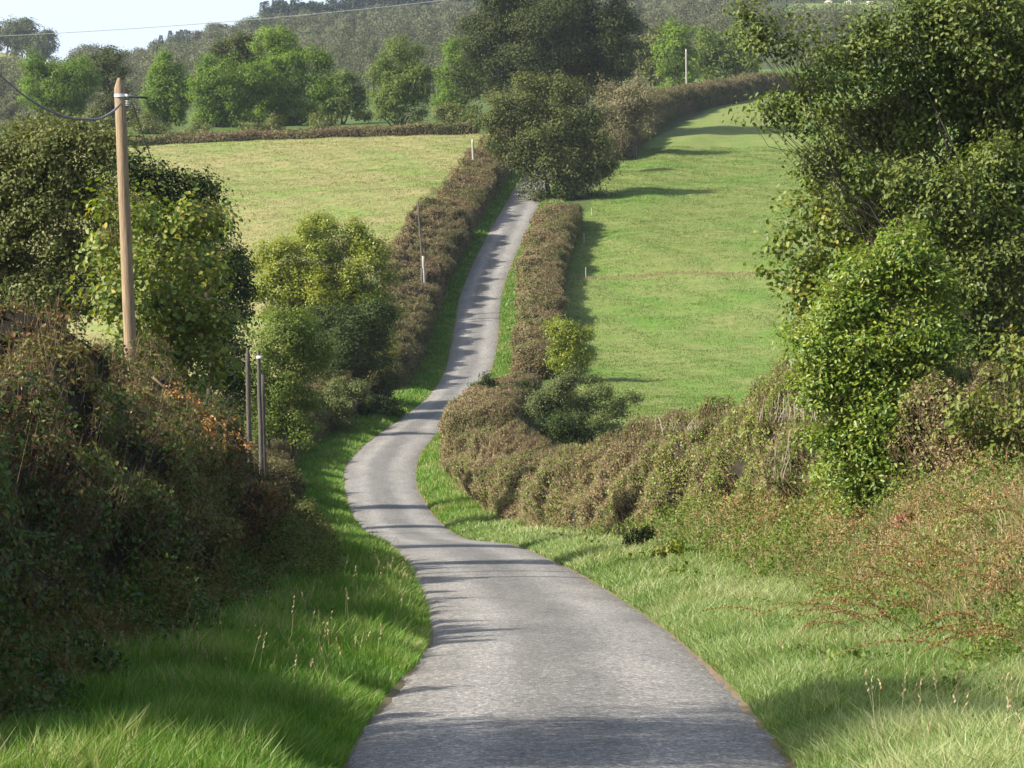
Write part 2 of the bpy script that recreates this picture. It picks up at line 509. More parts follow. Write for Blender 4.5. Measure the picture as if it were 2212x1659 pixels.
def road_mat():
    m, t, b, N, Lk = nodes('chip_seal_tarmac')
    at = N('ShaderNodeAttribute'); at.attribute_name = 'rnd'      # 0..1 across the lane
    tc = N('ShaderNodeTexCoord')
    fine = N('ShaderNodeTexNoise'); fine.inputs['Scale'].default_value = 38; fine.inputs['Detail'].default_value = 3; fine.inputs['Roughness'].default_value = .8
    vor = N('ShaderNodeTexVoronoi'); vor.inputs['Scale'].default_value = 34
    mid = N('ShaderNodeTexNoise'); mid.inputs['Scale'].default_value = 1.1; mid.inputs['Detail'].default_value = 5; mid.inputs['Roughness'].default_value = .6
    wobn = N('ShaderNodeTexNoise'); wobn.inputs['Scale'].default_value = .35; wobn.inputs['Detail'].default_value = 3
    mp = N('ShaderNodeMapping'); mp.inputs['Scale'].default_value = (1, .25, 1)
    Lk(tc.outputs['Object'], mp.inputs[0])
    for n in (fine, vor, wobn): Lk(tc.outputs['Object'], n.inputs['Vector'])
    Lk(mp.outputs[0], mid.inputs['Vector'])
    ad = N('ShaderNodeMath'); ad.operation = 'MULTIPLY_ADD'; ad.inputs[1].default_value = .16; ad.inputs[2].default_value = -.08
    Lk(wobn.outputs[0], ad.inputs[0])
    s = N('ShaderNodeMath'); s.operation = 'ADD'
    Lk(at.outputs['Fac'], s.inputs[0]); Lk(ad.outputs[0], s.inputs[1])
    lat = ramp(t, [(0.0, .18, .165, .145), (0.10, .20, .19, .172), (0.26, .245, .235, .218), (0.42, .165, .159, .148), (0.55, .155, .15, .141),
                   (0.74, .24, .23, .213), (0.9, .20, .192, .176), (1.0, .18, .162, .135)])
    lat.color_ramp.interpolation = 'EASE'
    Lk(s.outputs[0], lat.inputs[0])
    rm = ramp(t, [(0.3, .82, .82, .83), (0.7, 1.14, 1.13, 1.12)])
    Lk(mid.outputs[0], rm.inputs[0])
    rf = ramp(t, [(0.30, .35, .35, .36), (0.48, .92, .92, .92), (0.72, 1.75, 1.73, 1.7)])
    Lk(fine.outputs[0], rf.inputs[0])
    grit = N('ShaderNodeTexNoise'); grit.inputs['Scale'].default_value = 9; grit.inputs['Detail'].default_value = 5; grit.inputs['Roughness'].default_value = .75
    Lk(tc.outputs['Object'], grit.inputs['Vector'])
    rg = ramp(t, [(0.32, .70, .70, .71), (0.5, 1.0, 1.0, 1.0), (0.68, 1.28, 1.27, 1.25)])
    Lk(grit.outputs[0], rg.inputs[0])
    rv = ramp(t, [(0.0, .55, .55, .56), (0.45, .92, .92, .92), (0.8, 1.15, 1.14, 1.12), (1.0, 1.9, 1.87, 1.8)])
    sc3 = N('ShaderNodeSeparateColor'); Lk(vor.outputs['Color'], sc3.inputs[0]); Lk(sc3.outputs[0], rv.inputs[0])
    cur = lat.outputs[0]
    for r in (rm, rf, rg, rv):
        g = N('ShaderNodeMix'); g.data_type = 'RGBA'; g.blend_type = 'MULTIPLY'; g.inputs[0].default_value = 1
        Lk(cur, g.inputs[6]); Lk(r.outputs[0], g.inputs[7]); cur = g.outputs[2]
    Lk(cur, b.inputs['Base Color'])
    b.inputs['Roughness'].default_value = .8
    b.inputs['Specular IOR Level'].default_value = .35
    bp = N('ShaderNodeBump'); bp.inputs['Strength'].default_value = .8; bp.inputs['Distance'].default_value = .012
    Lk(fine.outputs[0], bp.inputs['Height']); Lk(bp.outputs[0], b.inputs['Normal'])
    return m


M['ground'] = ground_mat()
M['road'] = road_mat()


# ------------------------------------------------------------------ ground sheet
def zone(x, y):
    """surface colour of the ground by what grows on it"""
    yc = np.clip(y, -60, 600)
    dl = xLf(yc) - x; dr = x - xRf(yc)
    u = CU + x / np.maximum(y, 40) * F
    c = np.zeros((len(x), 3))
    c[:] = (.075, .095, .035)                                   # rough grass and litter
    vg = (dl > -1) & (dl < 3.2) | (dr > -1) & (dr < 3.0)
    c[vg] = (.055, .115, .018)
    ed = (dl > -.3) & (dl < .05) | (dr > -.3) & (dr < .05)
    c[ed] = (.17, .13, .085)
    far_y = y > 345
    lf = (dl > 7.0) & (y > 165) & ~far_y
    c[lf] = (.245, .236, .098)
    rf = (dr > 4.6) & (y > 168) & (y < 470) & (x > 0)
    c[rf] = (.145, .18, .052)
    st = rf & (np.abs(y - 0.03 * x - 241.5) < 1.1)
    c[st] = (.17, .165, .075)
    dry = rf & (y < 243)
    c[dry] = (.155, .195, .058)
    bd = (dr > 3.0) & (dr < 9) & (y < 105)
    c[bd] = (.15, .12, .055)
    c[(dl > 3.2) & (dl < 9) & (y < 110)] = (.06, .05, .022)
    f = y > 480
    c[f] = (.06, .07, .03)
    c[(y > 345) & (u < 1100)] = (.075, .105, .03)
    c[(y > 480) & (y < 720) & (u < 340)] = (.08, .08, .04)
    c[f & (u < 160) & (y > 720) & (y < 1100)] = (.25, .235, .10)
    c[f & (u > 1500) & (y > 480) & (y < 660)] = (.085, .145, .03)
    c[f & (u > 1700) & (y > 860) & (y < 1100)] = (.16, .21, .06)
    c[f & (u > 1500) & (u < 1700) & (y > 660)] = (.06, .07, .03)
    return c


def build_ground():
    ys = np.concatenate([np.arange(-50, 14, 1.2), np.arange(14, 130, .42), np.arange(130, 370, .9), np.arange(370, 700, 4), np.geomspace(700, 2600, 110)])
    ns = 340
    s = np.linspace(-1, 1, ns)
    s = s * (0.55 + 0.45 * np.abs(s))
    yy, ss = np.meshgrid(ys, s, indexing='ij')
    half = 34 + .50 * np.maximum(yy, 0)
    ss = np.sign(ss) * np.abs(ss) ** 1.25
    cen = np.where(yy < 330, (xLf(np.clip(yy, -60, 600)) + xRf(np.clip(yy, -60, 600))) / 2, 0)
    cen = cen * (1 - sm(280, 380, yy))
    xx = cen + ss * half
    zz = G(xx, yy)
    v = np.stack([xx, yy, zz], -1).reshape(-1, 3)
    m, n = xx.shape
    i, j = np.meshgrid(np.arange(m - 1), np.arange(n - 1), indexing='ij')
    q = np.stack([i * n + j, i * n + j + 1, (i + 1) * n + j + 1, (i + 1) * n + j], -1).reshape(-1, 4)
    mb = MB(); mb.add(v, q)
    o = mb.build('ground', M['ground'], smooth=True)
    at = o.data.attributes.new('zone', 'FLOAT_COLOR', 'POINT')
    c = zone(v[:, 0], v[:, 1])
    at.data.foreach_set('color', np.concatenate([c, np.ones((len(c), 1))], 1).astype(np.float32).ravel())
    tag(o, kind='structure')


build_ground()


def build_road():
    ys = np.concatenate([np.arange(-50, 14, .8), np.arange(14, 110, .25), np.arange(110, 470, .5)])
    xl, xr = xLf(ys), xRf(ys)
    p = np.stack([ys * 0, ys], 1)
    xl = xl + .06 * noise(p, 1.0, 11, 3) + .03 * noise(p, .35, 13, 2); xr = xr + .06 * noise(p, 1.0, 12, 3) + .03 * noise(p, .35, 14, 2)
    n = 15
    t = np.linspace(0, 1, n)
    xx = xl[:, None] * (1 - t) + xr[:, None] * t
    yy = np.repeat(ys[:, None], n, 1)
    zz = G(xx, yy, road=True)
    crown = .05 * (1 - (2 * t - 1) ** 2)
    zz = zz + crown + .012
    zz[:, 0] -= .05; zz[:, -1] -= .05
    v = np.stack([xx, yy, zz], -1).reshape(-1, 3)
    m = len(ys)
    i, j = np.meshgrid(np.arange(m - 1), np.arange(n - 1), indexing='ij')
    q = np.stack([i * n + j, i * n + j + 1, (i + 1) * n + j + 1, (i + 1) * n + j], -1).reshape(-1, 4)
    mb = MB(); mb.add(v, q, r=np.tile(t, m).astype(np.float32))
    tag(mb.build('road', M['road'], smooth=True), kind='structure')


build_road()


# ------------------------------------------------------------------ plants
def plant(name, label, cat, base_uD, blobs, mat, leaf, dens=1.0, lpc=28, crad=None, trunk=.2, group=None, shape=4, nstem=1, depth=.8,
          twigs=.25, wooded=True, stem_spread=.6, shell=.45, flat=.7, tmat='bark', up=.35, leafvar=.35, bias=0.0, trunk_top=None, sub=13, shoots=4):
    """blobs: (u, v, ru, rv[, dD]) lobes of the crown in picture units at the plant's own distance"""
    u0, D = base_uD[:2]
    bx = X(u0, D) if len(base_uD) < 3 else base_uD[2]
    bz = Gp(bx, D) - .1
    root = empty(name, (bx, D, bz))
    O = A([bx, D, bz])
    if group and group.startswith('trees along'):
        blobs = list(blobs) + [(u0 - 22, VH - bz / D * F - 30, 34, 22), (u0 + 24, VH - bz / D * F - 26, 36, 22), (u0, VH - bz / D * F - 60, 44, 30)]
    B = []
    for b in blobs:
        dD = b[4] if len(b) > 4 else 0
        c = P(b[0], b[1], D + dD)
        ru, rv = b[2] / F * D, b[3] / F * D
        B.append((c, A([ru, (ru + rv) / 2 * depth, rv])))
    L, W = leaf
    cr = (crad or L * 2.4) * .72
    mb = MB(); tw = MB()
    areas = A([4 * math.pi * ((r[0] * r[1]) ** 1.6 / 3 + (r[0] * r[2]) ** 1.6 / 3 + (r[1] * r[2]) ** 1.6 / 3) ** (1 / 1.6) for c, r in B])
    # leaves needed to cover the lobes about dens*2.2 times
    ntot = areas.sum() / (L * W * .5) * dens * 1.2
    ncl = max(6, int(ntot / lpc))
    C0 = A([c for c, r in B]); R0 = A([r for c, r in B])
    nsub = np.maximum(6, (sub * (R0.mean(1) / R0.mean()) ** 1.0)).astype(int)
    SB = np.repeat(np.arange(len(B)), nsub)
    sd_ = rdir(len(SB)) + A([0, -.15, .15]); sd_ = unit(sd_)
    SC = C0[SB] + sd_ * R0[SB] * R.uniform(.38, .92, len(SB))[:, None]
    SR = R0[SB].mean(1) * R.uniform(.30, .50, len(SB))
    STn = R.uniform(0, 1, len(SB))
    pw_ = SR ** 2
    si = R.choice(len(SB), ncl, p=pw_ / pw_.sum())
    idx = SB[si]
    d = unit(rdir(ncl) + sd_[si] * .55 + A([0, 0, .25]))
    cc = SC[si] + d * (SR[si] * (1 - (1 - shell) * R.uniform(0, 1, ncl) ** 2) * (1 + .12 * R.normal(size=ncl)))[:, None] * A([1, 1, .85])
    keep = cc[:, 2] > bz + .1
    for k, (c, r) in enumerate(B):
        q = np.linalg.norm((cc - c) / r, axis=1)
        keep &= ~((q < .42) & (idx != k))
    cc = cc[keep]; d = d[keep]; idk = idx[keep]; tone = STn[si][keep]
    nsh = int(shoots * len(B))
    if nsh:
        k_ = R.choice(len(SB), nsh)
        st_ = SC[k_] + sd_[k_] * (SR[k_] * .7)[:, None]
        sl_ = R0[SB[k_]].mean(1) * R.uniform(.25, .6, nsh)
        sdir = unit(sd_[k_] + rdir(nsh) * .3 + A([0, 0, .7]))
        kk = 9
        tt_ = np.linspace(.15, 1, kk)
        extra = (st_[:, None] + (sdir * sl_[:, None])[:, None] * tt_[None, :, None]).reshape(-1, 3)
        extra += R.normal(size=extra.shape) * cr * .5
        cc = np.concatenate([cc, extra]); d = np.concatenate([d, np.repeat(sdir, kk, 0)])
        idk = np.concatenate([idk, np.repeat(SB[k_], kk)]); tone = np.concatenate([tone, np.repeat(R.uniform(.2, .9, nsh), kk)])
        shs, she = st_, st_ + sdir * sl_[:, None]
    ncl = len(cc)
    lpc_ = lpc
    crn = np.clip(.55 * tone + .45 * R.uniform(0, 1, ncl), 0, 1)
    ci = np.repeat(np.arange(ncl), np.where(np.arange(ncl) < ncl - nsh * 9, lpc, max(3, int(lpc * .4))))
    n = len(ci)
    sp = R.normal(size=(n, 3)) * cr * A([1, 1, flat])
    pos = cc[ci] + sp
    out = unit(sp + d[ci] * cr * .8)
    nr = unit(out * .5 + d[ci] * .5 + A([0, 0, up]) + rdir(n) * .6)
    a = tang(nr)
    sz = 1 + leafvar * R.uniform(-1, 1, n)
    rnd = np.clip(.45 * crn[ci] + .45 * R.uniform(0, 1, n) + .05 + bias, 0, 1)
    add_leaves(mb, pos, a, nr, L * sz, W * sz, rnd, shape=shape)
    mb.build('crown', M[mat], root, origin=O)
    if wooded:
        nb = len(B)
        zc = min(c[2] - r[2] * .3 for c, r in B)
        cen = np.mean([c for c, r in B], 0)
        fork = trunk_top if trunk_top is not None else max(zc, bz + .35 * (cen[2] - bz))
        stems = []
        for s in range(nstem):
            b0 = O + A([R.normal() * .12 * nstem ** .5, R.normal() * .12 * nstem ** .5, 0])
            ang = R.uniform(0, 6.28)
            tp = A([O[0] + (cen[0] - O[0]) * .5 + (math.cos(ang) * stem_spread if nstem > 1 else 0),
                    O[1] + (cen[1] - O[1]) * .5 + (math.sin(ang) * stem_spread if nstem > 1 else 0), fork])
            pts = wob(b0, tp, 7, .15)
            tr = trunk / (nstem ** .45)
            tube(tw, pts, np.linspace(tr * 1.15, tr * .75, 7), 8)
            stems.append((tp, tr * .75))
        big = max(float(np.prod(r)) for c, r in B) ** (1 / 3)
        for k, (c, r) in enumerate(B):
            tp, tr = stems[k % len(stems)]
            q_ = float(np.prod(r)) ** (1 / 3) / big
            rl = tr * .42 * q_
            pts = wob(tp, c + rdir(1)[0] * r * .25, 9, .22)
            tube(tw, pts, np.linspace(rl, max(rl * .25, .006), 9), 6)
            for e in range(4):
                j0 = R.randint(3, 8)
                p2 = wob(pts[j0], c + rdir(1)[0] * r * .75, 6, .25)
                tube(tw, p2, np.linspace(rl * .4, max(rl * .08, .004), 6), 5)
        kt = int(ncl * twigs)
        if kt:
            sel = R.choice(ncl, kt, replace=False)
            a_ = A([B[i][0] for i in idk[sel]]) * .45 + cc[sel] * .55 + R.normal(size=(kt, 3)) * .1
            sticks(tw, a_, cc[sel] + d[sel] * cr * .6, np.full(kt, min(max(trunk * .04, .004), .00012 * D)), np.full(kt, .5))
        if nsh: sticks(tw, shs, she, np.full(nsh, min(max(trunk * .05, .004), .00014 * D)), np.full(nsh, .5))
        tw.build('trunk', M[tmat], root, origin=O)
    tag(root, label, cat, group)
    return root


def hedge(name, label, path, height, width, mat, leaf, dens=1.0, off=0.0, mat2=None, frac2=.0, twig=.12, twlen=.35, rough=.25, group=None,
          dens_fn=None, tmat='twig', seed=1, profile='box', cat='hedge', bias=0.0, rise=.0, patch=2.2, shape=4, shoots=2.2, shl=.55):
    """path: list of (x, y); height/width: number or list along the path; leaves over a displaced body with a dark twig core"""
    path = A(path, float)
    dd = np.r_[0, np.cumsum(np.linalg.norm(np.diff(path, axis=0), axis=1))]
    T = dd[-1]
    fx, fy = pchip(dd, path[:, 0]), pchip(dd, path[:, 1])
    hs = np.broadcast_to(height, (len(path),)) if np.ndim(height) == 0 else A(height, float)
    ws = np.broadcast_to(width, (len(path),)) if np.ndim(width) == 0 else A(width, float)

    def surf(s, a, shrink=0.0):
        """s along, a 0..1 around from one foot over the top to the other"""
        cx, cy = fx(s), fy(s)
        e = .05
        tx, ty = fx(np.clip(s + e, 0, T)) - fx(np.clip(s - e, 0, T)), fy(np.clip(s + e, 0, T)) - fy(np.clip(s - e, 0, T))
        l = np.hypot(tx, ty); tx, ty = tx / l, ty / l
        nx, ny = ty, -tx
        H = np.interp(s, dd, hs) ; Wd = np.interp(s, dd, ws)
        endf = np.sqrt(np.clip(np.minimum(s, T - s) / (Wd * .5), 0, 1)) * .7 + .3
        th = math.pi * a
        if profile == 'box':
            pw = .38
        else:
            pw = .8
        ca, sa = np.cos(th), np.sin(th)
        px_ = -np.sign(ca) * np.abs(ca) ** pw * Wd * .5
        pz_ = np.abs(sa) ** pw * H
        n0 = np.stack([cx + nx * px_, cy + ny * px_, pz_], 1)
        dsp = rough * (.75 * noise(n0, 2.2, seed, 3) + .5 * noise(n0, .7, seed + 5, 2)) - shrink
        fx_ = np.where(Wd > 0, px_ / (Wd * .5), 0)
        fz_ = sa
        px2 = (px_ + fx_ * dsp * np.clip(sa * 3, .2, 1)) * endf
        pz2 = np.maximum(pz_ + fz_ * dsp, .02) * endf
        x, y = cx + nx * px2, cy + ny * px2
        gz = G(x, y)
        no = unit(np.stack([nx * fx_, ny * fx_, fz_ + .05], 1))
        return np.stack([x, y, gz + pz2], 1), no

    c0 = surf(A([T / 2]), A([.5]))[0][0]
    O = A([c0[0], c0[1], Gp(c0[0], c0[1])])
    root = empty(name, O)
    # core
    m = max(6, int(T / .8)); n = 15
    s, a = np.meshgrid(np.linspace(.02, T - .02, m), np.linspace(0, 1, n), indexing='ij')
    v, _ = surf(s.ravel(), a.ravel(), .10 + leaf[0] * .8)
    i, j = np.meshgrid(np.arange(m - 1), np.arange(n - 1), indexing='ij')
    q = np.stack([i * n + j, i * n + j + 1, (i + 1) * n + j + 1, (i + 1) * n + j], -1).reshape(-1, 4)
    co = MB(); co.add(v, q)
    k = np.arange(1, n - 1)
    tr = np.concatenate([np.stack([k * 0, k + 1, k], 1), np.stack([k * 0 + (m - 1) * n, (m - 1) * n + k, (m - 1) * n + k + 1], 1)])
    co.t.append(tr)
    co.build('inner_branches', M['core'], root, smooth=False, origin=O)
    # foliage
    L, W = leaf
    area = T * (2 * hs.mean() + ws.mean())
    N = int(area / (L * W * .5) * dens * 1.5)

    def draw(N):
        s = R.uniform(0, T, N)
        if dens_fn is not None:
            s = s[R.uniform(0, 1, N) < dens_fn(fy(s))]
        # even cover of sides and top
        hh = hs.mean() / (2 * hs.mean() + ws.mean())
        pw = .38 if profile == 'box' else .8
        t = R.uniform(0, 1, len(s)); sg = np.where(R.uniform(size=len(s)) < .5, -1, 1)
        side = R.uniform(0, 1, len(s)) < 2 * hh * .9
        a_side = np.arcsin(np.clip(t * .97, 0, 1) ** (1 / pw)) / math.pi
        a_side = np.where(sg < 0, a_side, 1 - a_side)
        a_top = np.arccos(-sg * np.clip(t * .97, 0, 1) ** (1 / pw)) / math.pi
        return surf(s, np.where(side, a_side, a_top), 0)
    p, no = draw(N)
    n = len(p)
    patchn = noise(p, patch, seed + 9, 2)
    p = p + no * (R.normal(size=n) * leaf[0] * .9 - leaf[0] * .2)[:, None] + R.normal(size=(n, 3)) * leaf[0] * .3
    # long shoots standing out of the top, leaves along them
    nsh = int(T * shoots)
    st_s = R.uniform(0, T, nsh); pk = noise(np.stack([fx(st_s), fy(st_s)], 1), 3.0, seed + 17, 2)
    st_s = st_s[pk + .5 * R.normal(size=nsh) > .1]; nsh = len(st_s)
    sp_, _n = surf(st_s, R.uniform(.28, .72, nsh), .15)
    sl = shl * R.uniform(.3, 1.2, nsh)
    sdn = unit(rdir(nsh) * .45 + A([0, 0, 1]))
    se_ = sp_ + sdn * sl[:, None]
    kk = max(4, int(shl / leaf[0] * 1.6))
    lt = R.uniform(.1, 1, (nsh, kk))
    lp_ = (sp_[:, None] + (se_ - sp_)[:, None] * lt[..., None]).reshape(-1, 3) + R.normal(size=(nsh * kk, 3)) * leaf[0] * .5
    p = np.concatenate([p, lp_]); no = np.concatenate([no, np.repeat(sdn, kk, 0)])
    n = len(p); patchn = noise(p, patch, seed + 9, 2)
    nr = unit(no * .9 + rdir(n) * .75 + A([0, 0, .15]))
    a_ = tang(nr, .1)
    sz = 1 + .4 * R.uniform(-1, 1, n)
    rnd = np.clip(.5 + .22 * patchn + .30 * R.uniform(-1, 1, n) + bias, 0, 1)
    if mat2:
        m2 = (noise(p, patch * 1.4, seed + 31, 2) + .5 * R.normal(size=n)) > (1 - 2 * frac2) * .9
    else:
        m2 = np.zeros(n, bool)
    for mk, mm, nm in ((~m2, mat, 'foliage'), (m2, mat2, 'foliage')):
        if mk.sum() < 10: continue
        mb = MB()
        add_leaves(mb, p[mk], a_[mk], nr[mk], L * sz[mk], W * sz[mk], rnd[mk], shape=shape)
        mb.build(nm, M[mm], root, origin=O)
    if twig:
        p, no = draw(int(N * twig))
        n = len(p)
        dirn = unit(no * 1.0 + rdir(n) * .7 + A([0, 0, .5]))
        ln = R.uniform(.4, 1.3, n) * twlen
        mb = MB()
        dist = p[:, 1]
        sticks(mb, p - dirn * ln[:, None] * .6, p + dirn * ln[:, None] * .4, np.maximum(.004, dist * .00012), R.uniform(0, 1, n))
        if nsh: sticks(mb, sp_, se_, np.maximum(.004, sp_[:, 1] * .0001), R.uniform(0, 1, nsh))
        mb.build('twigs', M[tmat], root, origin=O)
    tag(root, label, cat, group)
    return root


def along(side, d, y0, y1, n=12, dd=0.0):
    """points beside the lane: d metres out from its edge (d may run to d+dd)"""
    ys = np.linspace(y0, y1, n)
    t = np.linspace(0, 1, n)
    if side < 0: return [(float(xLf(y)) - d - dd * k, y) for y, k in zip(ys, t)]
    return [(float(xRf(y)) + d + dd * k, y) for y, k in zip(ys, t)]


# ---- clipped hedges of the far slope
hedge('clipped_hedge', 'long brown clipped hedge climbing the far slope left of the lane', along(-1, 3.7, 192, 262, 12, -.6) , [2.5, 2.6, 2.5, 2.7, 2.6, 2.4, 2.6, 2.7, 2.6, 2.5, 2.6, 2.4],
      [3.6] * 6 + [4.2] * 6, 'hedge', (.11, .075), 1.0, mat2='hedge_green', frac2=.33, seed=2, rough=.6, twlen=.6)
hedge('clipped_hedge', 'brown clipped hedge at the left of the lane bend below the pale pole', along(-1, 2.9, 262.5, 335, 12, .6), 2.2,
      3.4, 'hedge', (.12, .08), 1.0, mat2='hedge_green', frac2=.25, seed=3, rough=.5, twlen=.5)
hedge('clipped_hedge', 'flat topped brown hedge between the lane and the right green field', along(1, 3.1, 198, 268, 12, -.3), 2.0,
      [2.9] * 6 + [3.5] * 6, 'hedge', (.11, .075), 1.0, mat2='hedge_green', frac2=.38, seed=4, rough=.4, twlen=.5)
hedge('clipped_hedge', 'dark unkempt hedge curving along the top left of the green field', [(X(1322, 318), 318), (X(1365, 345), 345), (X(1420, 372), 372), (X(1500, 398), 398), (X(1600, 420), 420), (X(1760, 440), 440)],
      [2.6, 3.0, 3.2, 2.8, 2.6, 2.6], 4.0, 'hedge_green', (.16, .11), 1.0, mat2='blackthorn', frac2=.6, seed=5, rough=.5, twlen=.7)
hedge('low_hedge', 'low brown hedge along the top edge of the pale left field', [(X(1035, 345), 345), (X(900, 344), 344), (X(700, 341), 341), (X(450, 337), 337), (X(280, 334), 334), (X(100, 330), 330)],
      [1.3, 1.1, .9, .9, .9, 1.0], 1.6, 'hedge', (.14, .10), 1.0, mat2='hedge_green', frac2=.35, seed=6, rough=.25)
# ---- near hedges beside the lane
dl_near = lambda y: np.clip((30.0 / np.maximum(y, 20)) ** 1.5, .12, 1)
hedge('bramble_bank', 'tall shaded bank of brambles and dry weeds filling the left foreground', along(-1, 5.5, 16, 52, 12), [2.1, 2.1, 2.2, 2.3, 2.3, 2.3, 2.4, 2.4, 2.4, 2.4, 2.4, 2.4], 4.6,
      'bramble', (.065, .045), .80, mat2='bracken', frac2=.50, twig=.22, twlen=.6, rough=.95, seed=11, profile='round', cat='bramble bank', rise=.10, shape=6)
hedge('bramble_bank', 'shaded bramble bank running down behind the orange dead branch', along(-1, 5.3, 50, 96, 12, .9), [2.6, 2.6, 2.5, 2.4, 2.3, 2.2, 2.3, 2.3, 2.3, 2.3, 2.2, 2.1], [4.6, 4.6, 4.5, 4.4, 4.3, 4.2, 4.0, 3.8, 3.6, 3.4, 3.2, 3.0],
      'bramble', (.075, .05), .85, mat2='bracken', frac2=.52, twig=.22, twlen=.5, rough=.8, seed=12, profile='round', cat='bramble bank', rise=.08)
hedge('rough_hedge', 'small brown hedge just right of the two weathered posts', along(-1, 4.2, 100, 180, 10), [1.9, 2.0, 2.0, 1.9, 1.9, 1.9, 2.0, 2.1, 2.2, 2.2], 3.4,
      'hedge', (.08, .055), .8, mat2='hedge_green', frac2=.5, twig=.2, twlen=.4, rough=.4, seed=13)
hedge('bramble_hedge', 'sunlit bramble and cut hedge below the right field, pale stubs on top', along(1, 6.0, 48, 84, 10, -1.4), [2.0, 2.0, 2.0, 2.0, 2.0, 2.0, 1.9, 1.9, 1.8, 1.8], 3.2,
      'lit_bramble', (.065, .047), .95, mat2='hedge', frac2=.33, twig=.3, twlen=.5, rough=.8, seed=14, profile='round', cat='bramble hedge', rise=.10, bias=.22, tmat='twig')
hedge('bramble_hedge', 'low brown bramble hedge where the lane bends left', along(1, 4.4, 82, 132, 10, -1.2), [1.9, 1.9, 1.9, 1.8, 1.8, 1.7, 1.7, 1.7, 1.7, 1.7], 3.2,
      'hedge', (.075, .05), .8, mat2='lit_bramble', frac2=.5, twig=.4, twlen=.5, rough=.7, seed=15, profile='round', cat='bramble hedge', rise=.05, bias=.1)
hedge('clipped_hedge', 'rounded brown clipped hedge end beside the lane, below the dark holly sprig', along(1, 2.9, 140, 176, 8, .6), [2.7, 2.7, 2.6, 2.5, 2.4, 2.3, 2.2, 2.2], 3.4,
      'hedge', (.085, .06), 1.0, mat2='hedge_green', frac2=.25, twig=.3, twlen=.4, rough=.3, seed=16, group=None)

# ---- trees and bushes, near to far
LEFT = 'bushes behind the left hedge'
plant('hawthorn_thicket', 'brownish green thicket at the left edge, left of the timber pole', 'thicket', (60, 74), [(-40, 400, 130, 120), (60, 380, 110, 90), (150, 350, 85, 80), (30, 520, 150, 130), (150, 480, 90, 110),
      (60, 650, 140, 110), (180, 620, 70, 90), (215, 330, 40, 50), (-120, 560, 140, 160), (215, 400, 50, 70), (230, 480, 50, 70), (240, 320, 30, 40), (200, 300, 50, 35), (100, 320, 80, 50)], 'brush', (.10, .06), .95, lpc=26, crad=.26, trunk=.16, nstem=4, twigs=.8, tmat='twig', shell=.3)
plant('hazel_bush', 'large leaved hazel bush around the foot of the timber pole', 'bush', (340, 61), [(240, 470, 60, 70), (330, 520, 80, 90, 2), (410, 470, 60, 70, 2), (280, 640, 70, 90), (390, 640, 80, 100, 1), (330, 750, 90, 70, 1), (280, 800, 70, 60, 1), (420, 830, 70, 60, 1),
      (440, 560, 50, 70, 2), (450, 720, 40, 60, 1)], 'hazel', (.12, .095), .55, lpc=9, crad=.26, trunk=.07, nstem=6, shape=6, twigs=1.0, tmat='twig', shell=.2, up=.5, bias=.08, shoots=10)
plant('dark_hawthorn', 'dark hawthorn poking above the field just behind the timber pole', 'tree', (400, 78), [(385, 400, 48, 45), (330, 385, 40, 40), (425, 420, 32, 42), (395, 480, 70, 60), (300, 420, 50, 60), (440, 395, 18, 28), (280, 350, 40, 40), (340, 470, 80, 70), (450, 480, 45, 50)],
      'dark_bush', (.10, .07), .8, lpc=18, crad=.25, trunk=.13, nstem=2)
plant('dark_elder', 'tall dark green bush standing right of the hazel', 'bush', (465, 105), [(470, 570, 60, 70), (500, 640, 50, 90), (430, 640, 70, 90), (480, 760, 60, 80), (420, 780, 60, 70), (480, 850, 60, 60), (430, 880, 60, 60), (510, 800, 40, 60)],
      'dark_bush', (.12, .08), .95, lpc=22, crad=.28, trunk=.14, nstem=3)
plant('field_maple', 'yellow topped spreading tree above the left lane hedge', 'tree', (735, 182), [(700, 525, 85, 55), (630, 555, 90, 48), (775, 570, 75, 50), (580, 585, 50, 42), (690, 610, 120, 50), (805, 615, 50, 55), (740, 500, 50, 35), (710, 665, 115, 60), (790, 670, 60, 60), (630, 640, 85, 50), (770, 700, 70, 60), (800, 790, 55, 70), (720, 660, 80, 60), (640, 620, 70, 50)],
      'yellowgreen', (.13, .09), .95, lpc=16, crad=.34, trunk=.2, nstem=5, stem_spread=1.6, twigs=.8, shell=.35, up=.7, flat=.5, bias=.12)
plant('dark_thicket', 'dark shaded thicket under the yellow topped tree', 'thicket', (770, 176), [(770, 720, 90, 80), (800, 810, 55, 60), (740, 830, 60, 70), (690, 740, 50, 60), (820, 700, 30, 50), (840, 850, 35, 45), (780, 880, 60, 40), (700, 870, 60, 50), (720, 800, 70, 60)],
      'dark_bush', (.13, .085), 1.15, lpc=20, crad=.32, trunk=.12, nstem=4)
plant('light_bush', 'pale green rounded bush right behind the weathered posts', 'bush', (610, 118), [(610, 740, 70, 70), (575, 800, 65, 60), (660, 790, 55, 70), (600, 860, 80, 50), (640, 700, 45, 30), (570, 920, 60, 50), (640, 910, 60, 50)],
      'mid', (.085, .06), .95, lpc=22, crad=.24, trunk=.09, nstem=4, bias=.18)
plant('olive_bush', 'small dull olive bush at the verge below the dark thicket', 'bush', (735, 165), [(735, 865, 45, 45), (700, 880, 40, 35), (770, 850, 30, 40), (730, 910, 50, 30), (690, 915, 40, 30)],
      'hedge_green', (.09, .06), 1.0, lpc=22, crad=.22, trunk=.06, nstem=3)
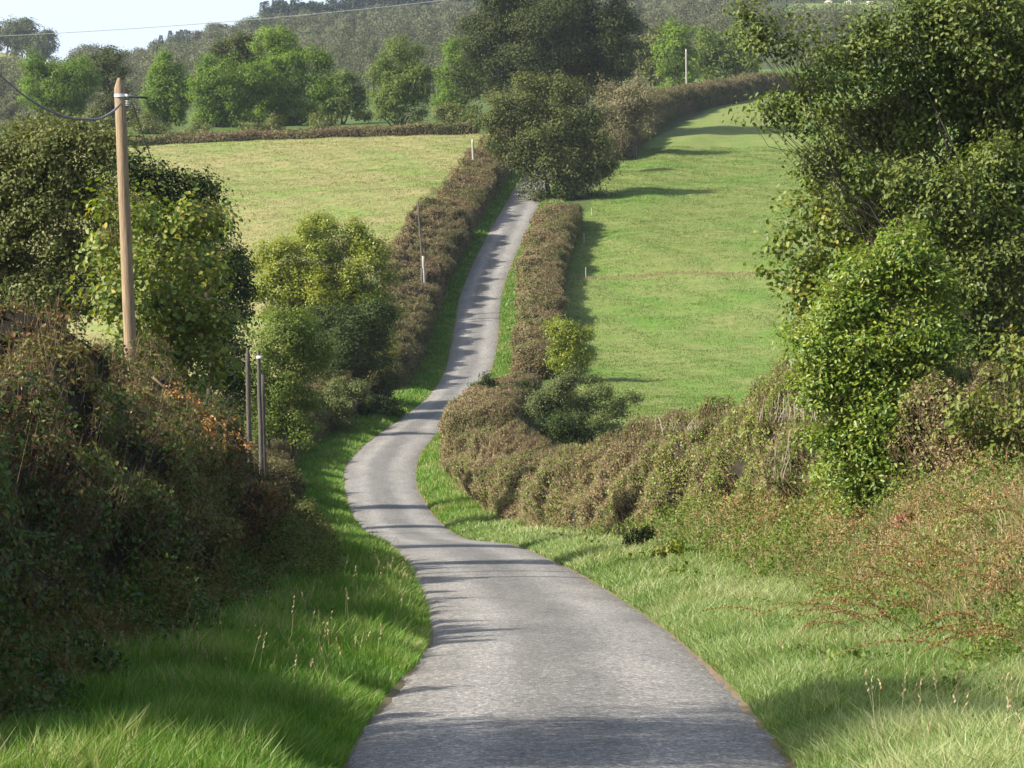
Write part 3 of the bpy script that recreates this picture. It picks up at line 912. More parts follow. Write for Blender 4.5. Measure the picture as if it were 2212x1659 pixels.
# right side
plant('oak_tree', 'large oak overhanging from the right edge, filling the upper right corner', 'tree', (2450, 55), [(1890, 130, 110, 75), (1970, 50, 90, 80), (2080, 60, 130, 120), (1720, 62, 38, 24), (1790, 85, 60, 30), (1622, 32, 28, 24, -1), (1655, 78, 34, 20, -1), (1700, 115, 45, 22, -1), (1790, 160, 80, 55),
      (1840, 300, 110, 100, 1), (2010, 290, 150, 140, 1), (1740, 250, 80, 60, -1), (1650, 245, 55, 32, -1), (1690, 275, 50, 30, -1), (1840, 470, 90, 80, 3), (1960, 560, 100, 80, -1.5), (2080, 520, 120, 100, -1.5), (2180, 420, 90, 120, -1), (2120, 620, 110, 80, -2), (1930, 400, 90, 60, -1.5), (2040, 440, 90, 70, -2), (2190, 560, 60, 80, -2), (2010, 680, 70, 60, -2), (2160, 720, 80, 80, -2), (2090, 820, 80, 60, -2), (2190, 880, 60, 70, -1), (2160, 200, 170, 200, 1), (2130, 430, 160, 120, 2), (1960, 430, 110, 90, 2), (1810, 400, 80, 60, 1), (2120, 640, 140, 130, 2), (2300, 350, 220, 350, 2), (2150, -90, 220, 110, 1),
      (2080, 760, 120, 110, 2), (2000, 700, 100, 90, 4), (2180, 800, 90, 90, 1), (2300, 700, 150, 200, 3), (1640, 90, 30, 25, -1), (2450, 0, 250, 300, 2)],
      'oak', (.085, .052), 1.3, lpc=16, crad=.24, trunk=.38, shape=6, twigs=.7, shell=.25, up=.4, depth=.7, bias=-.07)
plant('hazel_bush', 'yellowing hazel with round leaves below the overhanging oak', 'bush', (1830, 57), [(1750, 480, 75, 70), (1720, 570, 65, 70), (1780, 640, 80, 80), (1820, 520, 80, 90), (1740, 680, 50, 60), (1850, 620, 70, 110), (1770, 410, 60, 40), (1880, 440, 60, 60), (1800, 740, 60, 60)],
      'hazel', (.10, .08), .50, lpc=9, crad=.22, trunk=.06, nstem=7, shape=6, twigs=1.0, tmat='twig', shell=.25, up=.4)
plant('hornbeam_shrub', 'bright yellow green leafy shrub in front of the right hedge', 'shrub', (1915, 50), [(1960, 560, 60, 50), (1930, 650, 110, 80), (1880, 740, 120, 80), (1960, 790, 100, 90), (1860, 830, 110, 70), (1940, 900, 110, 80), (1990, 860, 70, 80),
      (1920, 990, 95, 70), (1930, 1055, 105, 55), (1910, 1080, 85, 40), (1860, 960, 105, 75), (1940, 950, 110, 80), (1840, 880, 100, 70), (1790, 760, 90, 70), (1870, 940, 60, 60), (2040, 720, 60, 70), (1955, 520, 40, 50), (1880, 600, 60, 60), (2000, 610, 55, 55), (1810, 680, 50, 60), (1780, 830, 60, 50)],
      'hornbeam', (.08, .042), .9, lpc=14, crad=.24, trunk=.07, nstem=5, shape=6, twigs=.6, tmat='twig', shell=.35, up=.7, flat=.4, shoots=14)
plant('oak_sapling', 'young oak with blue green leaves at the right edge above the dock weeds', 'sapling', (2165, 47), [(2110, 900, 50, 60), (2170, 880, 60, 70), (2130, 990, 50, 40), (2190, 1000, 60, 80), (2110, 1050, 40, 25), (2220, 800, 60, 80)],
      'oak', (.10, .06), .42, lpc=11, crad=.16, trunk=.04, nstem=3, shape=6, twigs=1.0, tmat='twig', shell=.1, bias=.1)
plant('blackthorn_bush', 'dark greyish bush in the dip behind the bend hedge', 'bush', (1250, 152), [(1240, 850, 80, 40), (1200, 900, 70, 60), (1300, 910, 80, 60), (1260, 950, 90, 40), (1350, 880, 40, 30)],
      'hedge_green', (.09, .06), .9, lpc=24, crad=.26, trunk=.08, nstem=4, twigs=.7, tmat='twig', bias=-.22)
plant('dark_bush', 'dark green round bush low behind the bend hedge', 'bush', (1235, 146), [(1215, 920, 45, 42), (1300, 950, 55, 38)],
      'dark_bush', (.10, .07), .9, lpc=24, crad=.22, trunk=.06, nstem=3)
plant('yellow_bush', 'small yellow green bush on the field side of the right lane hedge', 'bush', (1232, 196), [(1225, 715, 38, 38), (1220, 765, 40, 35), (1255, 750, 32, 40), (1240, 790, 45, 25)],
      'yellowgreen', (.13, .09), .95, lpc=20, crad=.28, trunk=.07, nstem=3, bias=.05)
plant('holly_sprig', 'small dark holly sprig sticking out over the lane above the hedge end', 'shrub', (1052, 166), [(1045, 838, 34, 14), (1020, 852, 18, 12), (1048, 822, 10, 16), (1090, 842, 30, 18), (1130, 845, 30, 22)],
      'dark_bush', (.13, .07), .9, lpc=14, crad=.16, trunk=.05, nstem=3)
plant('lane_oak', 'bushy dark oak leaning over the lane at the top of the slope', 'tree', (1190, 285), [(1130, 230, 75, 55), (1190, 215, 75, 48), (1185, 300, 85, 62), (1235, 350, 62, 52), (1090, 270, 65, 60), (1180, 290, 95, 65), (1250, 270, 50, 60), (1270, 340, 50, 55), (1130, 330, 60, 45), (1200, 380, 75, 50),
      (1260, 400, 45, 40), (1150, 205, 35, 25), (1178, 425, 26, 20), (1225, 420, 42, 34), (1290, 360, 42, 45), (1230, 350, 70, 60), (1170, 350, 50, 50), (1060, 240, 40, 40), (1290, 300, 35, 35)],
      'dark_oak', (.21, .15), .75, lpc=20, crad=.55, trunk=.3, nstem=2, twigs=.4, bias=.3, shell=.4)
plant('great_oak', 'huge dark oak towering behind the lane, top centre', 'tree', (1185, 345), [(1130, 60, 90, 80), (1220, 20, 110, 80), (1310, 60, 70, 80), (1060, 140, 75, 60), (1180, 150, 110, 70), (1300, 150, 85, 60), (1020, 190, 45, 35), (1060, 30, 60, 50),
      (1190, 100, 150, 100), (1290, 130, 95, 85), (1100, 110, 90, 90), (1240, -60, 120, 60), (1120, -30, 100, 60), (1350, 110, 40, 50), (1030, 80, 40, 45), (1090, 205, 50, 30)],
      'dark_oak', (.24, .17), .95, lpc=22, crad=.7, trunk=.5, twigs=.35, shell=.4, bias=-.12)
BG = 'trees along the hedge beyond the left field'
plant('ash_tree', 'leftmost bright green rounded tree, left of the pole top', 'tree', (125, 385), [(105, 150, 48, 45), (90, 190, 45, 45), (150, 180, 45, 50), (120, 215, 60, 35), (180, 150, 30, 38), (185, 190, 28, 40)],
      'ash', (.24, .16), .95, lpc=22, crad=.55, trunk=.25, group=BG)
plant('ash_tree', 'narrow dark green tree just left of the timber pole top', 'tree', (240, 395), [(235, 130, 26, 38), (245, 175, 30, 40), (225, 160, 22, 40), (255, 210, 26, 30)],
      'dark_oak', (.24, .16), .8, lpc=22, crad=.5, trunk=.22, group=BG)
plant('ash_tree', 'bright green upright tree just right of the timber pole top', 'tree', (362, 370), [(362, 150, 34, 40), (345, 200, 32, 45), (385, 195, 34, 45), (360, 235, 42, 30), (335, 175, 22, 25)],
      'ash', (.24, .16), .95, lpc=22, crad=.5, trunk=.22, group=BG)
plant('ash_tree', 'broad green tree, front left of the big clump in the row', 'tree', (470, 362), [(470, 170, 50, 50), (445, 220, 42, 45), (500, 220, 50, 50), (530, 175, 45, 50), (465, 262, 48, 24), (520, 265, 45, 22)],
      'ash', (.24, .16), .95, lpc=22, crad=.55, trunk=.25, nstem=2, group=BG, bias=-.08)
plant('ash_tree', 'broad green tree, front right of the big clump in the row', 'tree', (640, 365), [(620, 160, 55, 48), (670, 170, 45, 55), (600, 210, 50, 45), (660, 225, 50, 38), (620, 245, 45, 28), (700, 165, 24, 40)],
      'ash', (.24, .16), .95, lpc=22, crad=.55, trunk=.28, nstem=5, stem_spread=2.0, group=BG, bias=-.05)
plant('ash_tree', 'pale yellow green topped tree rising from the middle of the clump', 'tree', (600, 385), [(605, 85, 42, 34), (590, 120, 45, 35), (625, 115, 35, 40), (600, 160, 40, 30)],
      'ash', (.24, .16), .95, lpc=22, crad=.5, trunk=.28, group=BG, bias=.15)
plant('oak_tree', 'brownish dark topped tree behind the clump, left of the pale one', 'tree', (525, 392), [(520, 95, 32, 36), (495, 125, 34, 34), (550, 120, 30, 36), (525, 150, 45, 26)],
      'dark_oak', (.24, .16), .9, lpc=22, crad=.5, trunk=.28, group=BG, bias=.06)
plant('ash_tree', 'small green tree in the gap between the clump and the round tree', 'tree', (745, 372), [(740, 185, 30, 35), (755, 225, 36, 35), (725, 225, 28, 30)],
      'mid', (.28, .19), .85, lpc=22, crad=.5, trunk=.18, nstem=3, group=BG, bias=.1)
plant('maple_tree', 'round headed tree with many thin stems, mid row', 'tree', (862, 355), [(862, 135, 50, 50), (820, 170, 36, 45), (905, 170, 35, 45), (865, 185, 68, 38), (835, 215, 40, 25), (895, 212, 38, 25)],
      'mid', (.22, .15), .9, lpc=22, crad=.5, trunk=.22, nstem=9, stem_spread=2.2, group=BG, bias=.1)
plant('ash_tree', 'bright green tree half hidden by the huge dark oak', 'tree', (985, 385), [(990, 120, 36, 38), (965, 165, 26, 35), (1000, 180, 40, 50), (975, 210, 34, 25)],
      'ash', (.24, .16), .95, lpc=22, crad=.5, trunk=.22, group=BG)
RG = 'trees behind the upper right hedge'
plant('ash_tree', 'bright green rounded tree left of the upper right pole', 'tree', (1462, 438), [(1465, 85, 36, 34), (1450, 125, 34, 40), (1485, 130, 32, 40), (1460, 165, 38, 30), (1450, 185, 25, 18)],
      'ash', (.34, .22), .9, lpc=22, crad=.6, trunk=.28, group=RG, bias=.1)
plant('maple_tree', 'olive green broad tree right of the upper right pole', 'tree', (1565, 446), [(1535, 95, 34, 38), (1585, 110, 40, 45), (1520, 145, 30, 36), (1560, 155, 45, 32), (1610, 150, 34, 34), (1600, 90, 30, 30)],
      'mid', (.34, .22), .9, lpc=22, crad=.6, trunk=.28, group=RG, bias=.1)
plant('dull_tree', 'dull brownish tree behind the hedge right of the huge oak', 'tree', (1405, 450), [(1408, 90, 26, 34), (1395, 135, 24, 36), (1420, 150, 26, 36)],
      'brush', (.34, .22), .8, lpc=20, crad=.6, trunk=.2, group=RG)
plant('blackthorn_bush', 'large greyish brown thorn bush right of the lane oak', 'bush', (1345, 322), [(1340, 215, 55, 38), (1380, 220, 40, 45), (1310, 240, 45, 40), (1350, 265, 55, 30), (1400, 245, 30, 30)],
      'blackthorn', (.18, .11), .75, lpc=22, crad=.5, trunk=.12, nstem=5, twigs=1.0, tmat='twig', bias=.15)
plant('blackthorn_bush', 'small tan bush at the field edge below the thorn bush', 'bush', (1322, 305), [(1325, 290, 28, 18), (1315, 305, 24, 16)],
      'blackthorn', (.16, .10), .9, lpc=20, crad=.35, trunk=.06, nstem=3, bias=.2)
for u_, D_, b_ in ((330, 350, [(330, 278, 38, 18), (300, 262, 30, 20)]), (435, 349, [(430, 285, 34, 14)]), (560, 349, [(560, 280, 40, 14), (590, 270, 24, 18)]),
                   (700, 352, [(700, 265, 32, 18)]), (965, 352, [(960, 245, 34, 20), (990, 250, 28, 18)]), (240, 346, [(235, 285, 40, 24), (190, 275, 40, 30)]),
                   (60, 345, [(60, 285, 60, 26), (120, 270, 40, 28)])):
    lab = {330: 'dull low bush right behind the timber pole top', 435: 'low bush under the front left tree of the clump', 560: 'low brownish bush under the middle of the clump',
           700: 'low bush under the right end of the clump', 965: 'low brown bush beside the foot of the huge oak', 240: 'low dull scrub left of the timber pole top',
           60: 'dull scrub at the far left under the bright rounded tree'}[u_]
    plant('scrub_bush', lab, 'bush', (u_, D_), b_, 'brush', (.20, .13), .8, lpc=20, crad=.4, trunk=.06, nstem=3, twigs=.6, tmat='twig', group='scrub beyond the left field')


# ------------------------------------------------------------------ far woods
def wood(name, label, spots, mat, leaf, lpc, conifer=False, stems=True):
    """one mass of woodland: spots (x, y, height, radius, shade)"""
    mb = MB(); tw = MB()
    for x, y, h, r, sh in spots:
        z = Gp(x, y)
        L = leaf * y / 900
        if conifer:
            n = int(70 * lpc)
            t = R.uniform(0.08, 1, n) ** .8
            an = R.uniform(0, 6.28, n)
            rad = r * (1 - t) * R.uniform(.6, 1.05, n) + .1
            p = np.stack([x + np.cos(an) * rad, y + np.sin(an) * rad, z + t * h], 1)
            a = unit(np.stack([np.cos(an), np.sin(an), np.full(n, -.35)], 1) + rdir(n) * .3)
            add_leaves(mb, p, a, rdir(n) * .5 + A([0, 0, 1]), L * 1.2, L * .6, np.clip(sh + R.uniform(-.3, .3, n), 0, 1))
        else:
            nb = 5
            for k in range(nb):
                c = A([x + R.normal() * r * .38, y + R.normal() * r * .38, z + h * R.uniform(.42, .80)])
                rr = r * R.uniform(.5, .75)
                n = int(lpc * 14)
                d = rdir(n)
                p = c + d * rr * A([1, 1, .85]) * (R.uniform(.55, 1.08, n))[:, None]
                s2 = sh + R.normal() * .07
                add_leaves(mb, p, tang(d), unit(d + rdir(n) * .5 + A([0, 0, .2])), L * R.uniform(.7, 1.3, n), L * .7, np.clip(s2 + R.uniform(-.22, .22, n), 0, 1))
            if stems:
                tube(tw, [(x, y, z - .3), (x + R.normal() * .3, y, z + h * .6)], [.22, .12], 5)
    o = mb.build(name, M[mat])
    if tw.n:
        t_ = tw.build('trunks', M['bark'], o)
        t_['kind'] = 'stuff'
    tag(o, label, 'wood', kind='stuff')


def Vg(u, D):
    x = X(u, D)
    return x


spots = []
for D in np.concatenate([np.arange(640, 900, 17), np.arange(900, 1300, 26)]):
    step = 5.6 / D * F
    for u in np.arange(-260, 2500, step):
        uu = u + R.uniform(-.5, .5) * step
        dd_ = D + R.uniform(-9, 9)
        # keep the fields clear
        if uu < 175 and 700 < dd_ < 1130: continue
        if uu < 330 and dd_ > 1100: continue
        if uu > 1480 and dd_ < 700: continue
        if uu > 1660 and 850 < dd_ < 1110: continue
        if uu > 1480 and 700 < dd_ < 850 and R.uniform() < .4: continue
        x = X(uu, dd_)
        h = R.uniform(7, 12.5); r = R.uniform(3.0, 5.4)
        sh = float(np.clip(.42 + .32 * noise(A([[x, dd_ * .6]]), 55, 77, 2)[0] + R.normal() * .10, .05, .95))
        spots.append((x, dd_, h, r, sh))
for D in np.arange(545, 720, 16):
    for u in np.arange(-260, 340, 5.0 / D * F):
        uu = u + R.uniform(-20, 20)
        spots.append((X(uu, D), D + R.uniform(-6, 6), R.uniform(2.2, 4.2), R.uniform(2.0, 3.2), float(np.clip(.4 + R.normal() * .15, .05, .95))))
wood('woodland', 'dull grey green wood covering the far hillside', spots, 'wood', .50, 11)
cs = [(X(u, D), D, R.uniform(13, 18), R.uniform(2.5, 3.4), .5) for D in (1290, 1320, 1350, 1380) for u in np.arange(575, 1500, 13) + R.uniform(-6, 6)]
wood('conifer_wood', 'dark blue green conifer plantation on the hilltop, top centre left', cs, 'conifer', .9, 4, conifer=True, stems=False)
FL = [(-20, 1125, 13, 6), (20, 1120, 14, 6.5), (62, 1118, 15, 6.5), (98, 1115, 14.5, 6), (-70, 1120, 13, 7), (42, 1135, 15, 6)]
lab_fl = ['grey green far tree at the left edge of the skyline', 'grey far tree second from the left on the skyline', 'dark far tree in the middle of the left skyline clump',
          'darkest far tree, right end of the left skyline clump', None, 'tall grey tree behind the middle of the left skyline clump']
for (u, D, h, r), lb in zip(FL, lab_fl):
    if lb is None: continue
    s = 6500 / D
    g = Gp(X(u, D), D); vb = VH - g / D * F
    plant('skyline_tree', lb, 'tree', (u, D), [(u, vb - h * s * .62, r * s * .8, h * s * .36), (u - 12, vb - h * s * .45, r * s * .6, h * s * .3), (u + 12, vb - h * s * .42, r * s * .6, h * s * .3)],
          'dark_oak', (.75, .5), .8, lpc=20, crad=1.2, trunk=.35, group='far trees on the left skyline', bias=.1)
for i, (u, D, h) in enumerate([(372, 1500, 15), (380, 1510, 11), (388, 1500, 13), (396, 1500, 15), (405, 1495, 16), (412, 1500, 15), (352, 1480, 11)]):
    x = X(u, D); z = Gp(x, D)
    rt = empty('conifer_tree', (x, D, z))
    vtop = {0: 68, 1: 82, 2: 70, 3: 66, 4: 66, 5: 68, 6: 78}[i]
    h = (VH - vtop) / F * D - z
    mb = MB(); n = 700
    t = R.uniform(.15, 1, n) ** .8; an = R.uniform(0, 6.28, n); rad = h * .27 * (1 - t) * R.uniform(.5, 1.05, n) + .1
    add_leaves(mb, np.stack([np.cos(an) * rad, np.sin(an) * rad, t * h], 1), np.stack([np.cos(an), np.sin(an), np.full(n, -.3)], 1), rdir(n) * .5 + A([0, 0, 1]), .9, .5, R.uniform(0, 1, n))
    mb.build('crown', M['conifer'], rt)
    tb = MB(); tube(tb, [(0, 0, -.3), (0, 0, h * .9)], [.35, .1], 6); tb.build('trunk', M['bark'], rt)
    tag(rt, 'tiny bluish conifer in the far group on the skyline left of the hill', 'tree', 'far conifers on the skyline')


# ------------------------------------------------------------------ grass
def grass_obj(name, label, sx, mat, y0, y1, d0, d1, n, h, wd, pw=1.6, lean=.12, bias=0, seed=5, keep=None, patch=1.5, contrast=.25):
    """blades beside the lane, denser near the camera"""
    t = R.uniform(0, 1, n)
    y = (y0 ** (1 - pw) + t * (y1 ** (1 - pw) - y0 ** (1 - pw))) ** (1 / (1 - pw))
    d = R.uniform(d0, d1, n)
    x = xLf(y) - d if sx < 0 else xRf(y) + d
    p2 = np.stack([x, y], 1)
    tuft = noise(p2, .45, seed, 2)
    big = noise(p2, patch, seed + 3, 2)
    hh = h * (1 + .3 * tuft + .25 * big) * R.uniform(.35, 1.45, n) * (.45 + .55 * sm(-.1, .5, d))
    z = G(x, y)
    p = np.stack([x, y, z - .02], 1)
    ang = noise(p2, 1.6, seed + 7, 2) * 2.2 + R.normal(size=n) * 1.5
    ln = np.stack([np.cos(ang), np.sin(ang)], 1) * (hh * R.uniform(.1, 1.0, n) * lean / .12 * .6)[:, None]
    # blades hang towards the tarmac near its edge
    ln[:, 0] += (-sx) * 0.25 * hh * -1 * (1 - sm(0, .5, d)) * -1
    r = np.clip(.38 + contrast * big * .6 + .18 * tuft + (.36 * R.uniform(-1, 1, n)) + bias, 0, 1)
    k = np.ones(n, bool) if keep is None else keep(x, y, d)
    mb = MB()
    w_ = (wd * np.maximum(1, y / 28) * R.uniform(.6, 1.4, n))[k]
    add_blades(mb, p[k], hh[k], w_, ln[k], r[k])
    o = mb.build(name, M[mat])
    tag(o, label, 'grass', kind='stuff')
    return o


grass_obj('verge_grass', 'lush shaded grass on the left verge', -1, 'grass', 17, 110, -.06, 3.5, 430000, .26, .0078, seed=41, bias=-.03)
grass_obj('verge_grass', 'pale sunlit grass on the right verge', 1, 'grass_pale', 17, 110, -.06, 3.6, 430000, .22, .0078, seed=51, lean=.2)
grass_obj('verge_grass', 'short green grass on the left verge of the far lane', -1, 'grass', 105, 310, -.05, 2.6, 110000, .22, .006, 1.3, seed=61)
grass_obj('verge_grass', 'short green grass on the right verge of the far lane', 1, 'grass', 105, 310, -.05, 2.2, 100000, .22, .006, 1.3, seed=71, bias=.1)
grass_obj('dry_grass', 'dry brown grass and weeds at the foot of the right bank', 1, 'dry', 24, 105, 2.6, 6.5, 90000, .42, .006, seed=81, lean=.16, bias=-.12)
grass_obj('dry_grass', 'dry dark grass at the foot of the left bank', -1, 'dry', 18, 100, 2.4, 5.2, 60000, .38, .005, seed=91, lean=.16, bias=-.3)
grass_obj('bank_grass', 'green weeds mixed in the dry right bank', 1, 'grass', 24, 105, 2.6, 6.8, 110000, .34, .007, seed=101, lean=.16)
grass_obj('bank_grass', 'green weeds at the foot of the left bank', -1, 'grass', 17, 100, 2.6, 5.4, 90000, .36, .007, seed=111, lean=.16, bias=-.05)


def herbs(name, label, sx, mat, y0, y1, d0, d1, n, h, leaf, seed, bias=0.0, pw=1.4, cover=.5, shape=4):
    """leafy weeds: stems of scattered leaves rising from the ground in patches"""
    t = R.uniform(0, 1, n)
    y = (y0 ** (1 - pw) + t * (y1 ** (1 - pw) - y0 ** (1 - pw))) ** (1 / (1 - pw))
    d = R.uniform(d0, d1, n)
    x = xLf(y) - d if sx < 0 else xRf(y) + d
    p2 = np.stack([x, y], 1)
    pt = noise(p2, 1.1, seed, 3)
    k = pt > (1 - 2 * cover) * .8
    x, y, d, pt = x[k], y[k], d[k], pt[k]; n = len(x)
    hh = h * np.clip(.5 + .7 * pt, .1, 1.3) * sm(d0 - .05, d0 + 1.0, d)
    zz = R.uniform(0, 1, n) ** .8
    c = np.stack([x, y, G(x, y) + hh * zz], 1)
    mb = MB()
    sz = R.uniform(.6, 1.4, n) * np.maximum(1, y / 45)
    add_leaves(mb, c, rdir(n) + A([0, 0, .1]), rdir(n) * .8 + A([-.3, -.1, .6]), leaf[0] * sz, leaf[1] * sz, np.clip(.45 + .2 * noise(c, .8, seed + 2, 2) + .3 * R.uniform(-1, 1, n) + bias, 0, 1), shape=shape)
    tag(mb.build(name, M[mat]), label, 'weeds', kind='stuff')


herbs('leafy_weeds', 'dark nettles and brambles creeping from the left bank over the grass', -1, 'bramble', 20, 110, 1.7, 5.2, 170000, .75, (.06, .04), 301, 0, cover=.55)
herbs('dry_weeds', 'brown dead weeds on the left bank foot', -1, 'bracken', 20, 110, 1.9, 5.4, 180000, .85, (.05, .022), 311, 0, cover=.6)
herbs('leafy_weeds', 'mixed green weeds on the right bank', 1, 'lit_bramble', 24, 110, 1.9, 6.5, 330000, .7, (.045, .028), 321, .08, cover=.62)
herbs('dry_weeds', 'tan and rusty dead weeds on the right bank', 1, 'dry', 26, 110, 2.3, 6.8, 130000, .65, (.045, .014), 331, -.05, cover=.75)

herbs('broad_leaved_weeds', 'low broad leaved weeds in the left verge grass', -1, 'lit_bramble', 18, 100, .15, 3.2, 60000, .20, (.06, .035), 341, -.1, cover=.30, shape=6)
herbs('rusty_weeds', 'rusty brown seeding weeds over the near right bank', 1, 'rust', 24, 70, 2.4, 6.4, 200000, .72, (.032, .02), 371, 0, cover=.5)
herbs('broad_leaved_weeds', 'low broad leaved weeds in the right verge grass', 1, 'lit_bramble', 18, 100, .15, 3.2, 60000, .20, (.06, .035), 351, .1, cover=.30, shape=6)
herbs('dry_weeds', 'dull tall weeds between the left bank and the lane bend', -1, 'brush', 50, 112, .9, 4.2, 110000, .7, (.045, .02), 361, 0, cover=.45, pw=1.1)


def field_obj(name, label, mat, n, poly, sx, h, seed, bias=0.0):
    y0, y1, d0, d1 = poly
    y = R.uniform(0, 1, n) ** 1.25 * (y1 - y0) + y0
    d = R.uniform(0, 1, n) ** 1.15 * (d1 - d0) + d0
    x = xLf(y) - d if sx < 0 else xRf(y) + d
    u = CU + x / y * F
    k = (u > -60) & (u < 2260)
    if sx > 0:
        k &= x < X(1900, y)
        k &= ~((np.abs(y - .03 * x - 241.0) < 1.2) & (R.uniform(size=n) < .5))
    x, y = x[k], y[k]; n = len(x)
    p2 = np.stack([x, y], 1)
    big = noise(p2, 9, seed, 3); tf = noise(p2, 1.3, seed + 2, 2)
    hh = h * R.uniform(.4, 1.2, n) * (1 + .4 * tf)
    p = np.stack([x, y, G(x, y) - .01], 1)
    ang = R.uniform(0, 6.28, n)
    ln = np.stack([np.cos(ang), np.sin(ang)], 1) * (hh * .6)[:, None]
    r = np.clip(.52 + .18 * big - .08 * tf + .38 * R.uniform(-1, 1, n) + bias, 0, 1)
    mb = MB()
    add_blades(mb, p, hh, .00016 * y * R.uniform(.6, 1.4, n), ln, r)
    tag(mb.build(name, M[mat]), label, 'grass', kind='stuff')


n_ = 9000
d_ = R.uniform(4, 34, n_)
y_ = 241.0 + .9 * noise(np.stack([d_, d_ * 0], 1), 7, 55, 2) + R.normal(size=n_) * .55
x_ = xRf(y_) + d_; y_ = y_ + .03 * x_
mb = MB()
add_blades(mb, np.stack([x_, y_, G(x_, y_) - .02], 1), R.uniform(.05, .17, n_), .03 * R.uniform(.6, 1.4, n_), R.normal(size=(n_, 2)) * .10, np.clip(.45 + .3 * R.normal(size=n_), 0, 1))
tag(mb.build('rough_grass', M['dry']), 'rough dry grass along the small ledge across the right field', 'grass', kind='stuff')

field_obj('field_grass', 'short straw coloured grass of the left field', 'fieldgrass', 300000, (235, 344, 5.5, 52), -1, .10, 201)
field_obj('field_grass', 'short green grass of the right field', 'fieldgreen', 330000, (172, 330, 4.6, 32), 1, .10, 211)

# ------------------------------------------------------------------ poles, wires and small things
def pole(name, label, cat, top, bot, r0, r1, mat, group=None, n=10, tipped=False, part='post'):
    top, bot = A(top, float), A(bot, float)
    root = empty(name, bot)
    mb = MB()
    t = np.linspace(0, 1, n)[:, None]
    pts = (bot + (top - bot) * t) - bot
    pts[1:-1] += R.normal(size=(n - 2, 3)) * .006 * A([1, 1, 0])
    rad = np.linspace(r0, r1, n)
    if tipped:
        L = np.linalg.norm(top - bot)
        dirn = (top - bot) / L
        pts = np.concatenate([pts[:-1], [(L - .20) * dirn], [(L - .04) * dirn], [L * dirn]])
        rad = np.concatenate([rad[:-1], [r1, r1 * .42, .02]])
    tube(mb, pts, rad, 14)
    mb.build(part, M[mat], root, smooth=False)
    tag(root, label, cat, group)
    return root


# timber pole
pt, pb = P(257, 168, 56.5), P(298, 960, 56.5)
pb[2] = min(pb[2], Gp(pb[0], pb[1]) - .3)
tp = pole('utility_pole', 'brown timber pole with a pointed top standing in the left bushes', 'utility pole', pt, pb, .132, .10, 'pole', tipped=True, part='shaft')
org = A(tp.location)


def sub(mb, name, mat, parent=tp, smooth=True):
    return mb.build(name, M[mat], parent, smooth=smooth, origin=A(parent.location))


ax = unit(pt - pb)
k0 = P(261, 206, 56.5)
mb = MB(); tube(mb, [k0 - ax * .03, k0 + ax * .03], [.128, .126], 16, cap=False); tube(mb, [k0 + A([.10, -.08, 0]), k0 + A([.16, -.12, -.02])], .025, 8); sub(mb, 'clamp_band', 'steel')
mb = MB(); tube(mb, [k0 + A([.08, -.06, -.0]), k0 + A([.28, -.03, -.03]), k0 + A([.50, 0, -.05])], [.028, .022, .02], 8); sub(mb, 'bracket_arm', 'wire')
mb = MB()
for dz in (-.02, -.06, -.10): tube(mb, [k0 + A([.14, -.10, -.08 + dz]), k0 + A([.14, -.10, -.095 + dz])], [.045, .03], 10)
sub(mb, 'insulator', 'porcelain')


def wire(name, label, pts, r, mat, sag=0, n=28, cat='cable'):
    mb = MB()
    P0 = [A(p, float) for p in pts]
    out = []
    for a, b in zip(P0[:-1], P0[1:]):
        t = np.linspace(0, 1, n)[:, None]
        seg = a + (b - a) * t
        seg[:, 2] -= (4 * sag * t * (1 - t))[:, 0]
        out.append(seg)
    pts = np.concatenate(out)
    tube(mb, pts, r, 6)
    return tag(mb.build(name, M[mat], smooth=True), label, cat)


cb = MB()
ts = np.linspace(0, 1, 40)
cur = pchip([-260, -120, 0, 60, 110, 160, 205, 245, 262], [0, 85, 163, 212, 240, 256, 258, 240, 222])
us = np.linspace(-250, 262, 60)
pts = A([P(u, float(cur(u)), 56.35 - .012 * (262 - u)) for u in us])
rad = np.where(us > 60, .022, .014)
tube(cb, pts, rad, 8)
tag(cb.build('overhead_cable', M['greywire'], smooth=True), 'thick grey cable looping down left from the timber pole', 'cable')
wire('guy_wire', 'black stay wire slanting down right from the timber pole top', [P(285, 222, 56.6), P(340, 380, 60)], .010, 'wire', 0, 4)
wire('power_line', 'thin pale power line across the sky, top left to top centre', [P(-400, 92, 160), P(1180, -28, 190)], .016, 'palewire', .6, 60)
# out of frame pole that carries the loop
pole('utility_pole', 'timber pole just outside the left edge that carries the looping cable', 'utility pole', P(-255, -60, 52.5), A([X(-255, 52.5), 52.5, Gp(X(-255, 52.5), 52.5) - .3]), .14, .10, 'pole', part='shaft')

# weathered posts
def at_ground(u, D, v_top, **k):
    x = X(u, D)
    return P(u, v_top, D), A([x, D, Gp(x, D) - .2])


a, b = P(535, 752, 98), P(541, 1100, 98); b[2] = Gp(b[0], b[1]) - .2
pole('wooden_post', 'weathered grey pointed post, left one of the pair by the left hedge', 'post', a, b, .085, .075, 'oldpole', 'weathered posts by the left hedge', tipped=True)
a, b = P(558, 755, 100), P(568, 1080, 100); b[2] = Gp(b[0], b[1]) - .2
q = pole('wooden_post', 'weathered post with a white insulator, right one of the pair', 'post', a, b, .085, .065, 'oldpole', 'weathered posts by the left hedge', tipped=True)
mb = MB(); c_ = P(560, 772, 99.9); tube(mb, [c_ - A([0, 0, .05]), c_, c_ + A([0, 0, .05])], [.09, .10, .085], 10); mb.build('insulator', M['porcelain'], q, smooth=True, origin=A(q.location))
a, b = P(567, 810, 100.3), P(574, 1080, 100.3); b[2] = Gp(b[0], b[1]) - .2
pole('wooden_prop', 'short brown prop leaning against the right weathered post', 'post', a, b, .075, .07, 'rustiron' if False else 'oldpole', None)
D_ = 226
